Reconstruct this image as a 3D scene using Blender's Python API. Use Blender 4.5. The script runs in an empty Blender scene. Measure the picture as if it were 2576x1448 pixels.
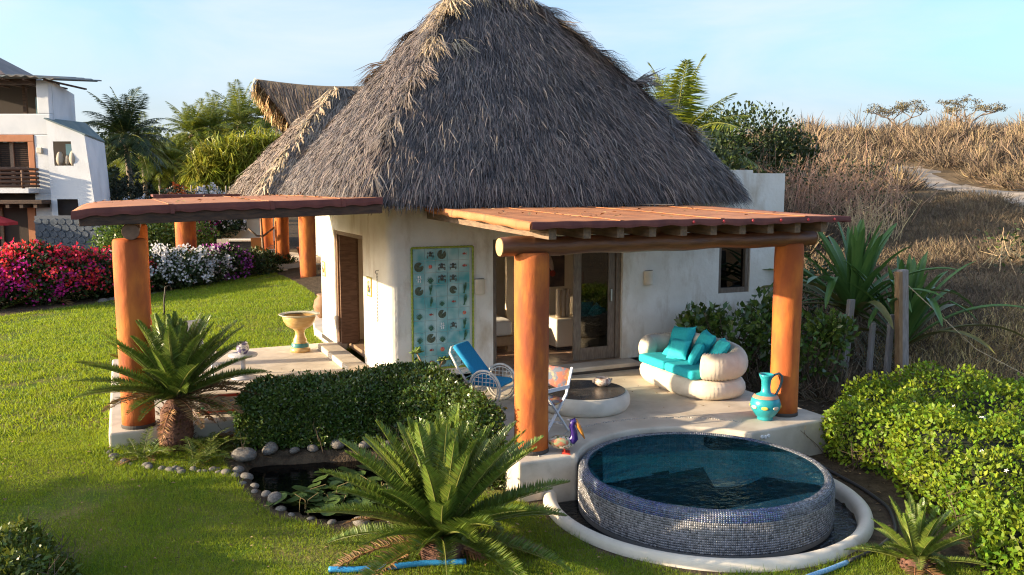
import bpy, math, random
import numpy as np
from mathutils import Vector, Matrix, Euler
rng = np.random.default_rng(7); random.seed(7)
S = bpy.context.scene; COL = S.collection
R_ = math.radians

# ---------------------------------------------------------------- camera
CAMZ = 3.3
cd = bpy.data.cameras.new('camera'); cam = bpy.data.objects.new('camera', cd); COL.objects.link(cam)
cd.sensor_width = 36; cd.lens = 36*2150/2576; cd.clip_start = .1; cd.clip_end = 3000
cam.location = (0, 0, CAMZ); cam.rotation_euler = (R_(90-6.74), 0, R_(-24.5))
S.camera = cam
# ---------------------------------------------------------------- sky, sun, exposure
SUN_EL = R_(13.5); SUN_AZ = math.atan2(-.976, .217)        # azimuth from +Y towards +X
SUND = Vector((math.sin(SUN_AZ)*math.cos(SUN_EL), math.cos(SUN_AZ)*math.cos(SUN_EL), math.sin(SUN_EL)))
S.view_settings.view_transform = 'Standard'; S.view_settings.look = 'None'
S.view_settings.exposure = 1.7; S.view_settings.gamma = 1.0
W = bpy.data.worlds.new('World'); S.world = W; W.use_nodes = True
nt = W.node_tree; nt.nodes.clear()
def wn(t, **k):
    n = nt.nodes.new(t)
    for a, v in k.items(): setattr(n, a, v)
    return n
sky = wn('ShaderNodeTexSky', sky_type='NISHITA', sun_disc=False, sun_elevation=SUN_EL, sun_rotation=SUN_AZ, air_density=.85, dust_density=4.0, ozone_density=3.0, altitude=0)
tc = wn('ShaderNodeTexCoord'); mp = wn('ShaderNodeMapping'); mp.inputs['Scale'].default_value = (1.3, 1.3, 5.0); mp.inputs['Rotation'].default_value = (0.15, .1, .5)
nz = wn('ShaderNodeTexNoise'); nz.inputs['Scale'].default_value = 1.7; nz.inputs['Detail'].default_value = 7; nz.inputs['Roughness'].default_value = .55; nz.inputs['Distortion'].default_value = .6
mr = wn('ShaderNodeMapRange'); mr.inputs['From Min'].default_value = .38; mr.inputs['From Max'].default_value = .68; mr.inputs['To Max'].default_value = .75
mx = wn('ShaderNodeMix', data_type='RGBA'); mx.inputs['B'].default_value = (1.8, 2.0, 2.2, 1)
bg = wn('ShaderNodeBackground'); bg.inputs['Strength'].default_value = .15
wo = wn('ShaderNodeOutputWorld')
lk = nt.links.new
lk(tc.outputs['Generated'], mp.inputs['Vector']); lk(mp.outputs['Vector'], nz.inputs['Vector']); lk(nz.outputs['Fac'], mr.inputs['Value'])
lk(mr.outputs['Result'], mx.inputs['Factor']); lk(sky.outputs['Color'], mx.inputs['A']); lk(mx.outputs['Result'], bg.inputs['Color']); lk(bg.outputs['Background'], wo.inputs['Surface'])
sd = bpy.data.lights.new('sun', 'SUN'); sd.energy = 3.7; sd.angle = R_(.6); sd.color = (1, .80, .54)
sun = bpy.data.objects.new('sun', sd); COL.objects.link(sun); sun.rotation_euler = SUND.to_track_quat('Z', 'Y').to_euler(); sun.location = (-20, 5, 12)
S.cycles.use_denoising = True; S.cycles.denoising_prefilter = 'NONE'; S.cycles.filter_width = 1.15; S.cycles.sample_clamp_indirect = 4.0; S.cycles.max_bounces = 6; S.cycles.transparent_max_bounces = 12; S.cycles.caustics_reflective = False; S.cycles.caustics_refractive = False

# ---------------------------------------------------------------- helpers
MATS = {}
def mat(name, c, r=.7, c2=None, ns=4., bump=0, bs=40., isl=0, tr=0, metal=0, spec=.4, st=(1, 1, 1), hue=.02, edge=(.38, .62), det=5, stain=None, coat=0, bdist=.02, trc=None):
    if name in MATS: return MATS[name]
    m = bpy.data.materials.new(name); m.use_nodes = True; MATS[name] = m
    t = m.node_tree; N = t.nodes; L = t.links.new; N.clear()
    out = N.new('ShaderNodeOutputMaterial'); p = N.new('ShaderNodeBsdfPrincipled')
    p.inputs['Roughness'].default_value = r; p.inputs['Metallic'].default_value = metal; p.inputs['Specular IOR Level'].default_value = spec
    if coat: p.inputs['Coat Weight'].default_value = coat; p.inputs['Coat Roughness'].default_value = .08
    tcn = N.new('ShaderNodeTexCoord'); mpn = N.new('ShaderNodeMapping'); mpn.inputs['Scale'].default_value = st
    L(tcn.outputs['Object'], mpn.inputs['Vector'])
    cur = None
    if c2 is not None:
        n = N.new('ShaderNodeTexNoise'); n.inputs['Scale'].default_value = ns; n.inputs['Detail'].default_value = det
        L(mpn.outputs['Vector'], n.inputs['Vector'])
        g = N.new('ShaderNodeMapRange'); g.inputs['From Min'].default_value = edge[0]; g.inputs['From Max'].default_value = edge[1]
        L(n.outputs['Fac'], g.inputs['Value'])
        x = N.new('ShaderNodeMix'); x.data_type = 'RGBA'; x.inputs['A'].default_value = (*c, 1); x.inputs['B'].default_value = (*c2, 1)
        L(g.outputs['Result'], x.inputs['Factor']); cur = x.outputs['Result']
    else:
        q = N.new('ShaderNodeRGB'); q.outputs[0].default_value = (*c, 1); cur = q.outputs[0]
    if stain is not None:      # (colour, scale, amount, stretch)
        sc, ss, sa, sst = stain
        mp2 = N.new('ShaderNodeMapping'); mp2.inputs['Scale'].default_value = sst; L(tcn.outputs['Object'], mp2.inputs['Vector'])
        n2 = N.new('ShaderNodeTexNoise'); n2.inputs['Scale'].default_value = ss; n2.inputs['Detail'].default_value = 8; n2.inputs['Roughness'].default_value = .65
        L(mp2.outputs['Vector'], n2.inputs['Vector'])
        g2 = N.new('ShaderNodeMapRange'); g2.inputs['From Min'].default_value = .52; g2.inputs['From Max'].default_value = .74; g2.inputs['To Max'].default_value = sa
        L(n2.outputs['Fac'], g2.inputs['Value'])
        x2 = N.new('ShaderNodeMix'); x2.data_type = 'RGBA'; x2.inputs['B'].default_value = (*sc, 1)
        L(g2.outputs['Result'], x2.inputs['Factor']); L(cur, x2.inputs['A']); cur = x2.outputs['Result']
    if isl:
        ge = N.new('ShaderNodeNewGeometry'); hs = N.new('ShaderNodeHueSaturation')
        mv = N.new('ShaderNodeMapRange'); mv.inputs['To Min'].default_value = 1-isl; mv.inputs['To Max'].default_value = 1+isl
        mh = N.new('ShaderNodeMapRange'); mh.inputs['From Min'].default_value = 0; mh.inputs['To Min'].default_value = .5-hue; mh.inputs['To Max'].default_value = .5+hue
        wn_ = N.new('ShaderNodeTexWhiteNoise'); wn_.noise_dimensions = '1D'; L(ge.outputs['Random Per Island'], wn_.inputs['W'])
        L(ge.outputs['Random Per Island'], mv.inputs['Value']); L(wn_.outputs['Value'], mh.inputs['Value'])
        L(mv.outputs['Result'], hs.inputs['Value']); L(mh.outputs['Result'], hs.inputs['Hue']); L(cur, hs.inputs['Color']); cur = hs.outputs['Color']
    L(cur, p.inputs['Base Color'])
    if bump:
        nb = N.new('ShaderNodeTexNoise'); nb.inputs['Scale'].default_value = bs; nb.inputs['Detail'].default_value = 6
        L(mpn.outputs['Vector'], nb.inputs['Vector'])
        b = N.new('ShaderNodeBump'); b.inputs['Strength'].default_value = bump; b.inputs['Distance'].default_value = bdist
        L(nb.outputs['Fac'], b.inputs['Height']); L(b.outputs['Normal'], p.inputs['Normal'])
    if tr:
        tl = N.new('ShaderNodeBsdfTranslucent'); ms = N.new('ShaderNodeMixShader'); ms.inputs[0].default_value = tr
        if trc: tl.inputs['Color'].default_value = (*trc, 1)
        else: L(cur, tl.inputs['Color'])
        L(p.outputs[0], ms.inputs[1]); L(tl.outputs[0], ms.inputs[2]); L(ms.outputs[0], out.inputs['Surface'])
    else: L(p.outputs[0], out.inputs['Surface'])
    return m

def link(name, me, parent=None, loc=(0, 0, 0), rot=(0, 0, 0), sc=(1, 1, 1)):
    o = bpy.data.objects.new(name, me); COL.objects.link(o); o.location = loc; o.rotation_euler = rot
    o.scale = sc if hasattr(sc, '__len__') else (sc,)*3
    if parent is not None: o.parent = parent
    return o
def mesh(name, V, F, m=None, smooth=False):
    """V (n,3); F an (m,k) array or a list of index tuples."""
    me = bpy.data.meshes.new(name); V = np.asarray(V, np.float32)
    if isinstance(F, np.ndarray):
        k = F.shape[1]; nf = len(F); me.vertices.add(len(V)); me.vertices.foreach_set('co', V.ravel())
        me.loops.add(nf*k); me.loops.foreach_set('vertex_index', F.astype(np.int32).ravel())
        me.polygons.add(nf); me.polygons.foreach_set('loop_start', np.arange(0, nf*k, k, dtype=np.int32))
        if smooth: me.polygons.foreach_set('use_smooth', np.ones(nf, bool))
        me.update(calc_edges=True)
    else:
        me.from_pydata([tuple(v) for v in V.tolist()], [], F)
        if smooth: me.polygons.foreach_set('use_smooth', np.ones(len(me.polygons), bool))
    if m is not None: me.materials.append(m)
    return me
def tag(o, label=None, cat=None, group=None, kind=None):
    if label: o['label'] = label
    if cat: o['category'] = cat
    if group: o['group'] = group
    if kind: o['kind'] = kind
    return o
def thing(name, label, cat, loc=(0, 0, 0), rz=0, group=None):
    o = bpy.data.objects.new(name, None); COL.objects.link(o); o.empty_display_size = .1
    o.location = loc; o.rotation_euler = (0, 0, rz); return tag(o, label, cat, group)
class MB:
    def __init__(s): s.V = []; s.F = []
    def add(s, V, F):
        b = len(s.V); s.V += [tuple(map(float, v)) for v in V]; s.F += [tuple(int(i)+b for i in f) for f in F]; return s
    def box(s, c, d, M=None):
        x, y, z = c; a, b, h = d[0]/2, d[1]/2, d[2]/2
        V = [(x+i*a, y+j*b, z+k*h) for k in (-1, 1) for j in (-1, 1) for i in (-1, 1)]
        if M is not None: V = [tuple(M @ Vector(v)) for v in V]
        return s.add(V, [(0, 2, 3, 1), (4, 5, 7, 6), (0, 1, 5, 4), (2, 6, 7, 3), (0, 4, 6, 2), (1, 3, 7, 5)])
    def b2(s, lo, hi): return s.box([(a+b)/2 for a, b in zip(lo, hi)], [b-a for a, b in zip(lo, hi)])
    def prism(s, poly, z0, z1):
        n = len(poly); V = [(x, y, z0) for x, y in poly]+[(x, y, z1) for x, y in poly]
        return s.add(V, [tuple(range(n))[::-1], tuple(range(n, 2*n))]+[(i, (i+1) % n, n+(i+1) % n, n+i) for i in range(n)])
    def lathe(s, prof, n=32, c=(0, 0, 0), a0=0, a1=2*math.pi, caps=True):
        full = abs(a1-a0-2*math.pi) < 1e-6; k = n if full else n+1; V = []; F = []
        for i in range(k):
            a = a0+(a1-a0)*i/n
            for r, z in prof: V.append((c[0]+r*math.cos(a), c[1]+r*math.sin(a), c[2]+z))
        m = len(prof)
        for i in range(n):
            j = (i+1) % k
            for q in range(m-1): F.append((i*m+q, j*m+q, j*m+q+1, i*m+q+1))
        if full and caps:
            if prof[0][0] > 1e-4: F.append(tuple(i*m for i in range(k))[::-1])
            if prof[-1][0] > 1e-4: F.append(tuple(i*m+m-1 for i in range(k)))
        return s.add(V, F)
    def tube(s, P, r, n=8, caps=True, closed=False, flat=1.):
        P = [Vector(p) for p in P]; rr = r if hasattr(r, '__len__') else [r]*len(P); V = []; F = []; m = len(P)
        up = Vector((0, 0, 1)); prev = None
        for i, p in enumerate(P):
            a = P[(i-1) % m] if closed else P[max(i-1, 0)]; b = P[(i+1) % m] if closed else P[min(i+1, m-1)]
            t = (b-a).normalized()
            x = t.cross(up if prev is None else prev)
            if prev is None:
                if x.length < .05: x = t.cross(Vector((0, 1, 0)))
                x.normalize(); y = x.cross(t)
            else: x.normalize(); y = x.cross(t)
            prev = y
            for k in range(n):
                a_ = 2*math.pi*k/n; V.append(p+x*(rr[i]*math.cos(a_))+y*(rr[i]*flat*math.sin(a_)))
        for i in range(m if closed else m-1):
            j = (i+1) % m
            for k in range(n): F.append((i*n+k, i*n+(k+1) % n, j*n+(k+1) % n, j*n+k))
        if caps and not closed: F += [tuple(range(n))[::-1], tuple(range((m-1)*n, m*n))]
        return s.add(V, F)
    def ell(s, c, d, n=14, m=8, M=None):
        V = []; F = []
        for i in range(1, m):
            a = math.pi*i/m
            for k in range(n):
                b = 2*math.pi*k/n; V.append((d[0]*math.sin(a)*math.cos(b), d[1]*math.sin(a)*math.sin(b), -d[2]*math.cos(a)))
        V += [(0, 0, -d[2]), (0, 0, d[2])]; e = len(V)
        for i in range(m-2):
            for k in range(n): F.append((i*n+k, i*n+(k+1) % n, (i+1)*n+(k+1) % n, (i+1)*n+k))
        for k in range(n): F += [((k+1) % n, k, e-2), ((m-2)*n+k, (m-2)*n+(k+1) % n, e-1)]
        if M is not None: V = [M @ Vector(v) for v in V]
        return s.add([(v[0]+c[0], v[1]+c[1], v[2]+c[2]) for v in V], F)
    def mesh(s, name, m, smooth=False): return mesh(name, s.V, s.F, m, smooth)
    def build(s, name, m, parent=None, smooth=False, loc=(0, 0, 0), rot=(0, 0, 0), bevel=0, seg=2, w=None, sub=0, auto=None):
        """w: world offset of the parent; the geometry is written in world coordinates."""
        if w is not None: s.V = [(x-w[0], y-w[1], z-w[2]) for x, y, z in s.V]
        o = link(name, s.mesh(name, m, smooth), parent, loc, rot)
        if bevel:
            b = o.modifiers.new('bevel', 'BEVEL'); b.width = bevel; b.segments = seg; b.limit_method = 'ANGLE'; b.angle_limit = R_(35)
        if sub:
            b = o.modifiers.new('sub', 'SUBSURF'); b.levels = sub; b.render_levels = sub
        return o
def B(): return MB()
def sharp(o, deg=40):
    o.data.polygons.foreach_set('use_smooth', np.ones(len(o.data.polygons), bool)); o.data.set_sharp_from_angle(angle=R_(deg)); return o

def unit(a): return a/np.maximum(np.linalg.norm(a, axis=-1, keepdims=True), 1e-9)
def rdir(n): return unit(rng.normal(size=(n, 3)))
def leaves(P, D, Nn, L, Wd, fold=.15, mid=.45):
    """rhombic leaf quads: base P, along D, normal N, length L, width Wd."""
    n = len(P); D = unit(D); Sd = unit(np.cross(D, Nn)); Nn = np.cross(Sd, D)
    L = np.broadcast_to(np.asarray(L, float).reshape(-1, 1), (n, 1)); Wd = np.broadcast_to(np.asarray(Wd, float).reshape(-1, 1), (n, 1))
    m = P+D*L*mid+Nn*L*fold
    V = np.stack([P, m+Sd*Wd/2, P+D*L, m-Sd*Wd/2], 1).reshape(-1, 3)
    return V, np.arange(4*n).reshape(-1, 4)
def blades(P, D, Nn, L, Wd, curl):
    """three-row strips (two quads) that curl towards -N."""
    n = len(P); D = unit(D); Sd = unit(np.cross(D, Nn)); Nn = np.cross(Sd, D)
    col = lambda a: np.broadcast_to(np.asarray(a, float).reshape(-1, 1), (n, 1))
    L, Wd, curl = col(L), col(Wd), col(curl)
    a, b, c = P, P+D*L*.5+Nn*L*curl*.35, P+D*L*(1-abs(curl)*.2)-Nn*L*curl*.35
    V = np.stack([a-Sd*Wd*.4, a+Sd*Wd*.4, b-Sd*Wd*.5, b+Sd*Wd*.5, c-Sd*Wd*.15, c+Sd*Wd*.15], 1).reshape(-1, 3)
    i = np.arange(n)[:, None]*6
    return V, np.concatenate([i+[0, 1, 3, 2], i+[2, 3, 5, 4]])
def cat_(*vf):
    V = []; F = []; b = 0
    for v, f in vf: V.append(v); F.append(f+b); b += len(v)
    return np.concatenate(V), np.concatenate(F)
def in_poly(x, y, poly):
    c = np.zeros(x.shape, bool); n = len(poly)
    for i in range(n):
        (x1, y1), (x2, y2) = poly[i], poly[(i+1) % n]
        k = ((y1 > y) != (y2 > y)) & (x < (x2-x1)*(y-y1)/((y2-y1) or 1e-9)+x1); c ^= k
    return c
def poly_dist(x, y, poly):
    d = np.full(x.shape, 1e9); n = len(poly)
    for i in range(n):
        (x1, y1), (x2, y2) = poly[i], poly[(i+1) % n]; dx, dy = x2-x1, y2-y1
        t = np.clip(((x-x1)*dx+(y-y1)*dy)/(dx*dx+dy*dy), 0, 1); d = np.minimum(d, np.hypot(x-x1-t*dx, y-y1-t*dy))
    return d
def sstep(a, b, x):
    t = np.clip((np.asarray(x, float)-a)/(b-a), 0, 1); return t*t*(3-2*t)
# ---------------------------------------------------------------- terrain
POOL = (6.25, 8.15)
POND = [(1.25, 11.2), (1.35, 11.62), (2.2, 11.42), (3.2, 11.1), (3.6, 10.4), (3.3, 9.6), (2.6, 9.2), (2.05, 9.35), (1.5, 9.9)]
HEDGE = [(1.25, 11.75), (2.2, 11.5), (3.3, 11.15), (3.75, 10.3), (3.85, 9.55), (4.2, 9.4), (4.25, 12.15), (1.5, 12.38)]
def gz(x, y, dips=True):
    x = np.asarray(x, float); y = np.asarray(y, float)
    g = np.interp(y, [9, 12.5], [-.5, -.2])
    s = .76*x+.65*y; w = -.65*x+.76*y
    h = np.interp(s, [0, 14, 18, 25, 40, 50, 60, 75, 110, 200], [0, 0, .25, 1.1, 2.7, 3.9, 5.2, 7.2, 8.2, 8.6])
    dx = np.maximum(np.maximum(3-x, x-12.2), 0); dy = np.maximum(np.maximum(8-y, y-19.5), 0)
    h = h*sstep(.1, 5, np.hypot(dx, dy))
    k = 1-sstep(10, 28, w); fl = np.interp(np.hypot(x, y), [0, 34, 45, 60], [0, 0, .9, 1.2])
    z = g+h*k+fl*(1-k)
    z = z+.35*np.sin(x*.31+y*.17)*np.sin(y*.23-x*.11)*sstep(24, 45, s)*k
    if dips:
        d = np.where(in_poly(x, y, POND), poly_dist(x, y, POND), 0); z = z-.38*sstep(0, .22, d)
        z = z-.35*(1-sstep(1.62, 1.8, np.hypot(x-POOL[0], y-POOL[1])))
    return z
LAWN = [(-60, 2), (-60, 22), (-8, 23.5), (-3.4, 26.2), (1.4, 29.5), (5.0, 32.6), (5.0, 18), (4.25, 12), (4.25, 9.2), (4.35, 7.4), (5.0, 6.5), (6.2, 6.2), (7.0, 6.25), (7.6, 5.6), (7.0, 2)]
def axis(lo, hi, st, far):
    a = np.arange(lo, hi+st/2, st); o = []; d = st; v = hi
    while v < far: d *= 1.22; v += min(d, 25); o.append(v)
    o2 = []; d = st; v = lo
    while v > -far: d *= 1.22; v -= min(d, 25); o2.append(v)
    return np.concatenate([np.array(o2[::-1]), a, np.array(o)])
xs = axis(-5, 16, .14, 900); ys = axis(3, 21, .14, 900)
GX, GY = np.meshgrid(xs, ys); GZ = gz(GX, GY); nx, ny = len(xs), len(ys)
idx = np.arange(nx*ny).reshape(ny, nx)
GF = np.stack([idx[:-1, :-1], idx[:-1, 1:], idx[1:, 1:], idx[1:, :-1]], -1).reshape(-1, 4)
def ground_mat():
    m = bpy.data.materials.new('ground'); m.use_nodes = True; t = m.node_tree; N = t.nodes; L = t.links.new
    p = N['Principled BSDF']; p.inputs['Roughness'].default_value = .95; p.inputs['Specular IOR Level'].default_value = .1
    tc = N.new('ShaderNodeTexCoord'); at = N.new('ShaderNodeAttribute'); at.attribute_name = 'cover'; sp = N.new('ShaderNodeSeparateColor'); L(at.outputs['Color'], sp.inputs[0])
    def nmix(a, b, sc, det=6):
        n = N.new('ShaderNodeTexNoise'); n.inputs['Scale'].default_value = sc; n.inputs['Detail'].default_value = det; n.inputs['Roughness'].default_value = .65; L(tc.outputs['Object'], n.inputs['Vector'])
        g = N.new('ShaderNodeMapRange'); g.inputs['From Min'].default_value = .36; g.inputs['From Max'].default_value = .64; L(n.outputs['Fac'], g.inputs['Value'])
        x = N.new('ShaderNodeMix'); x.data_type = 'RGBA'; x.inputs['A'].default_value = (*a, 1); x.inputs['B'].default_value = (*b, 1); L(g.outputs['Result'], x.inputs['Factor']); return x.outputs['Result']
    lawn = nmix((.08, .13, .014), (.19, .16, .05), 1.6); soil = nmix((.05, .036, .024), (.11, .08, .05), 7.); dry = nmix((.11, .078, .045), (.21, .145, .08), 1.1)
    def mixf(f, a, b):
        x = N.new('ShaderNodeMix'); x.data_type = 'RGBA'; L(f, x.inputs['Factor']); L(a, x.inputs['A']); L(b, x.inputs['B']); return x.outputs['Result']
    c = mixf(sp.outputs[0], dry, lawn); c = mixf(sp.outputs[1], c, soil); L(c, p.inputs['Base Color'])
    nb = N.new('ShaderNodeTexNoise'); nb.inputs['Scale'].default_value = 25; nb.inputs['Detail'].default_value = 8; L(tc.outputs['Object'], nb.inputs['Vector'])
    b = N.new('ShaderNodeBump'); b.inputs['Strength'].default_value = .8; b.inputs['Distance'].default_value = .04; L(nb.outputs['Fac'], b.inputs['Height']); L(b.outputs['Normal'], p.inputs['Normal'])
    return m
me = mesh('ground', np.stack([GX, GY, GZ], -1).reshape(-1, 3), GF, ground_mat(), True)
inl = in_poly(GX, GY, LAWN); dl = poly_dist(GX, GY, LAWN)
lw = np.where(inl, sstep(0, .15, dl), 0.)
soil = np.where(~inl & (GY < 60) & (GX < 13.5) & (GX > -60), 1-sstep(10.5, 13.5, GX), 0.)
soil = np.maximum(soil, np.where(in_poly(GX, GY, POND) | (poly_dist(GX, GY, POND) < .22) | in_poly(GX, GY, HEDGE), 1, 0))
ca = me.color_attributes.new('cover', 'FLOAT_COLOR', 'POINT')
ca.data.foreach_set('color', np.stack([lw, soil, lw*0, lw*0+1], -1).reshape(-1).astype(np.float32))
tag(link('ground', me), kind='structure')

# dirt road: a sheet 2 cm above the hill
RC = np.array([(43.5, 38.6), (42.2, 37.2), (40.6, 35.6), (39.6, 33.6), (38.4, 31.4), (36.8, 28.8), (35.6, 26.4), (34.5, 24.3), (33, 22), (30, 17), (27, 10), (24, 2)])
t = np.linspace(0, len(RC)-1, 90); rc = np.stack([np.interp(t, range(len(RC)), RC[:, i]) for i in (0, 1)], 1)
for _ in range(4): rc[1:-1] = (rc[:-2]+rc[1:-1]*2+rc[2:])/4
tg = unit(np.gradient(rc, axis=0)); nr = np.stack([-tg[:, 1], tg[:, 0]], 1); RV = []
offs = np.linspace(-1.45, 1.45, 9)
for o in offs:
    q = rc+nr*(o*(1+.12*np.sin(t*2.3+o)))[:, None]; RV.append(np.column_stack([q, gz(q[:, 0], q[:, 1])+.06-.05*(abs(o)/1.45)**3-.04*(abs(abs(o)-.75) < .3)]))
RV = np.stack(RV, 1); n = len(rc); ii = np.arange(n*9).reshape(n, 9)
RF = np.stack([ii[:-1, :-1], ii[:-1, 1:], ii[1:, 1:], ii[1:, :-1]], -1).reshape(-1, 4)
tag(link('dirt_road', mesh('dirt_road', RV.reshape(-1, 3), RF, mat('roadm', (.30, .23, .16), .95, (.42, .34, .26), 1.5, .5, 9, stain=((.22, .16, .09), 1.2, .8, (1, 1, 1))), True)), kind='structure')

# ---------------------------------------------------------------- terrace
M_conc = mat('concrete', (.50, .43, .34), .75, (.60, .53, .43), 2.5, .25, 60, stain=((.28, .23, .17), 2.2, .55, (1, 1, 1)), bdist=.006)
arc = [(POOL[0]+1.52*math.cos(a), POOL[1]+1.52*math.sin(a)) for a in np.linspace(R_(147), R_(28), 30)]
TERR = [(4.2, 9.02), (4.9, 9.0)]+arc+[(7.75, 8.9), (9.16, 8.98), (9.16, 13.9), (4.0, 13.9), (4.0, 18.0), (-.3, 17.9), (-.3, 12.42), (4.26, 12.4)]
tr_ = B().prism(TERR, -.75, 0).build('terrace', M_conc, None, bevel=.035, seg=3); tag(tr_, kind='structure')
# joints and a pebble seam set in the floor
seam = B()
M_peb = mat('pebble', (.55, .5, .44), .8, (.35, .31, .27), 30)
seamobj = thing('pebble_seam', 'curving line of small pale pebbles set in the terrace floor near the pool', 'pebble strip', (6.25, 9.9, 0))
pm = B().ell((0, 0, 0), (.016, .012, .007), 6, 4).mesh('pebble', M_peb, True)
for i, a in enumerate(np.linspace(R_(150), R_(38), 120)):
    r = 1.98+.012*math.sin(i*1.7); link('pebble', pm, seamobj, (POOL[0]+r*math.cos(a)-6.25, POOL[1]+r*math.sin(a)-9.9, .004), (0, 0, i*1.3), random.uniform(.7, 1.3))
# path past the house
tag(B().prism([(4.0, 18.02), (5.0, 18.02), (7.4, 34), (7.4, 42), (5.2, 42), (5.05, 33.5), (4.72, 24), (4.0, 20)], -.3, .0).build('path', M_conc, None, bevel=.02), kind='structure')

# ---------------------------------------------------------------- pool
M_plast = mat('plaster', (.70, .65, .56), .9, (.80, .76, .68), 1.6, .5, 14, stain=((.38, .27, .15), 1.9, .75, (1, 1, .4)), bdist=.02)
M_cream = mat('creamring', (.62, .55, .44), .8, (.70, .63, .52), 3, .3, 40, stain=((.36, .27, .17), 3, .5, (1, 1, 1)), bdist=.008)
pool = thing('plunge_pool', 'round raised plunge pool clad in blue and silver mosaic with dark water', 'pool', (POOL[0], POOL[1], -.5))
M_tile_g = mat('mosaic_grey', (.14, .14, .16), .13, isl=.6, hue=.03, spec=.9, c2=(.22, .21, .21), ns=1.4)
M_tile_b = mat('mosaic_blue', (.025, .05, .13), .15, (.13, .135, .155), 1.1, isl=.6, hue=.03, spec=.8, edge=(.42, .56))
M_tile_i = mat('mosaic_in', (.02, .13, .22), .3, c2=(.04, .22, .3), ns=2., isl=.35)
prof = [(1.5, -.25), (1.5, .33), (1.497, .37), (1.485, .41), (1.46, .437), (1.43, .445), (1.40, .44), (1.375, .42), (1.36, .38), (1.34, -.28), (.02, -.32)]
B().lathe(prof, 96).build('tub_wall', mat('grout', (.34, .34, .35), .85), pool, True)
def tile_band(path, nseg, eps, size_gap, name, m, a0=0, a1=2*math.pi, jit=.0015):
    """small square tiles, proud of the grout, along an outline given as (r,z) rows."""
    V = []; F = []; b = 0
    for (r0, z0), (r1, z1) in zip(path[:-1], path[1:]):
        dr, dz = r1-r0, z1-z0; l = math.hypot(dr, dz); nr_, nz_ = dz/l, -dr/l
        g = size_gap/l; f0, f1 = g, 1-g
        for i in range(nseg):
            da = (a1-a0)/nseg; aa = a0+da*i; ga = size_gap/max(r0, .2)
            e = eps+rng.uniform(-jit, jit)
            q = []
            for (f, al) in ((f0, aa+ga), (f0, aa+da-ga), (f1, aa+da-ga), (f1, aa+ga)):
                r = r0+dr*f; z = z0+dz*f; q.append((r, z, al))
            top = [((r+nr_*e)*math.cos(al), (r+nr_*e)*math.sin(al), z+nz_*e) for r, z, al in q]
            bot = [(r*math.cos(al), r*math.sin(al), z) for r, z, al in q]
            V += top+bot; F += [(b, b+1, b+2, b+3)]+[(b+k, b+4+k, b+4+(k+1) % 4, b+(k+1) % 4) for k in range(4)]; b += 8
    return tag(link(name, mesh(name, V, np.array(F), m), pool), kind='stuff')
zs = np.linspace(-.02, .33, 14)
tile_band([(1.5, z) for z in zs], 330, .004, .0022, 'mosaic_tiles', M_tile_g, R_(125), R_(415))
tile_band([(1.5, .33), (1.499, .35), (1.497, .37), (1.491, .39), (1.485, .41), (1.4725, .4235), (1.46, .437), (1.445, .441), (1.43, .445), (1.415, .4425), (1.40, .44), (1.3875, .43), (1.375, .42), (1.3675, .4), (1.36, .38)], 330, .0045, .0018, 'rim_tiles', M_tile_b)
tile_band([(1.362, .38), (1.36, .30), (1.357, .22), (1.354, .14), (1.35, .06), (1.347, -.02), (1.344, -.1), (1.342, -.18)][::-1], 100, -.004, .004, 'inner_tiles', M_tile_i)
B().lathe([(1.335, -.262), (.3, -.27), (.001, -.27)], 48).build('pool_floor', mat('poolfloor', (.2, .55, .6), .5, (.12, .4, .5), 3), pool, True)
def water_mat(name, tint, wsc, wstr, deep, rough=.02):
    m = bpy.data.materials.new(name); m.use_nodes = True; t = m.node_tree; N = t.nodes; L = t.links.new; N.clear()
    o = N.new('ShaderNodeOutputMaterial'); fr = N.new('ShaderNodeFresnel'); fr.inputs['IOR'].default_value = 1.45
    gl = N.new('ShaderNodeBsdfGlossy'); gl.inputs['Roughness'].default_value = rough; tp = N.new('ShaderNodeBsdfTransparent'); tp.inputs['Color'].default_value = (*tint, 1)
    df = N.new('ShaderNodeBsdfDiffuse'); df.inputs['Color'].default_value = (*deep, 1); m1 = N.new('ShaderNodeMixShader'); m1.inputs[0].default_value = .42
    tcn = N.new('ShaderNodeTexCoord'); n = N.new('ShaderNodeTexNoise'); n.inputs['Scale'].default_value = wsc; n.inputs['Detail'].default_value = 3; n.inputs['Distortion'].default_value = .8
    mpn = N.new('ShaderNodeMapping'); mpn.inputs['Scale'].default_value = (1, 1.6, 1); mpn.inputs['Rotation'].default_value = (0, 0, .5)
    L(tcn.outputs['Object'], mpn.inputs['Vector']); L(mpn.outputs['Vector'], n.inputs['Vector'])
    b = N.new('ShaderNodeBump'); b.inputs['Strength'].default_value = wstr; b.inputs['Distance'].default_value = .12; L(n.outputs['Fac'], b.inputs['Height'])
    L(b.outputs['Normal'], fr.inputs['Normal']); L(b.outputs['Normal'], gl.inputs['Normal'])
    ms = N.new('ShaderNodeMixShader'); L(tp.outputs[0], m1.inputs[1]); L(df.outputs[0], m1.inputs[2])
    L(fr.outputs[0], ms.inputs[0]); L(m1.outputs[0], ms.inputs[1]); L(gl.outputs[0], ms.inputs[2]); L(ms.outputs[0], o.inputs['Surface']); return m
B().lathe([(1.392, .431), (.7, .431), (.001, .431)], 96).build('water', water_mat('poolwater', (.55, .88, .93), 6, 1., (.035, .28, .40)), pool, True)
bs = thing('overflow_basin', 'cream rounded masonry ring with a water channel around the plunge pool', 'basin', (POOL[0], POOL[1], -.6))
B().lathe([(1.76, -.3), (1.76, .1), (1.77, .15), (1.80, .19), (1.84, .205), (1.88, .2), (1.915, .17), (1.93, .12), (1.935, -.3)], 110).build('ring', M_cream, bs, True)
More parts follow.
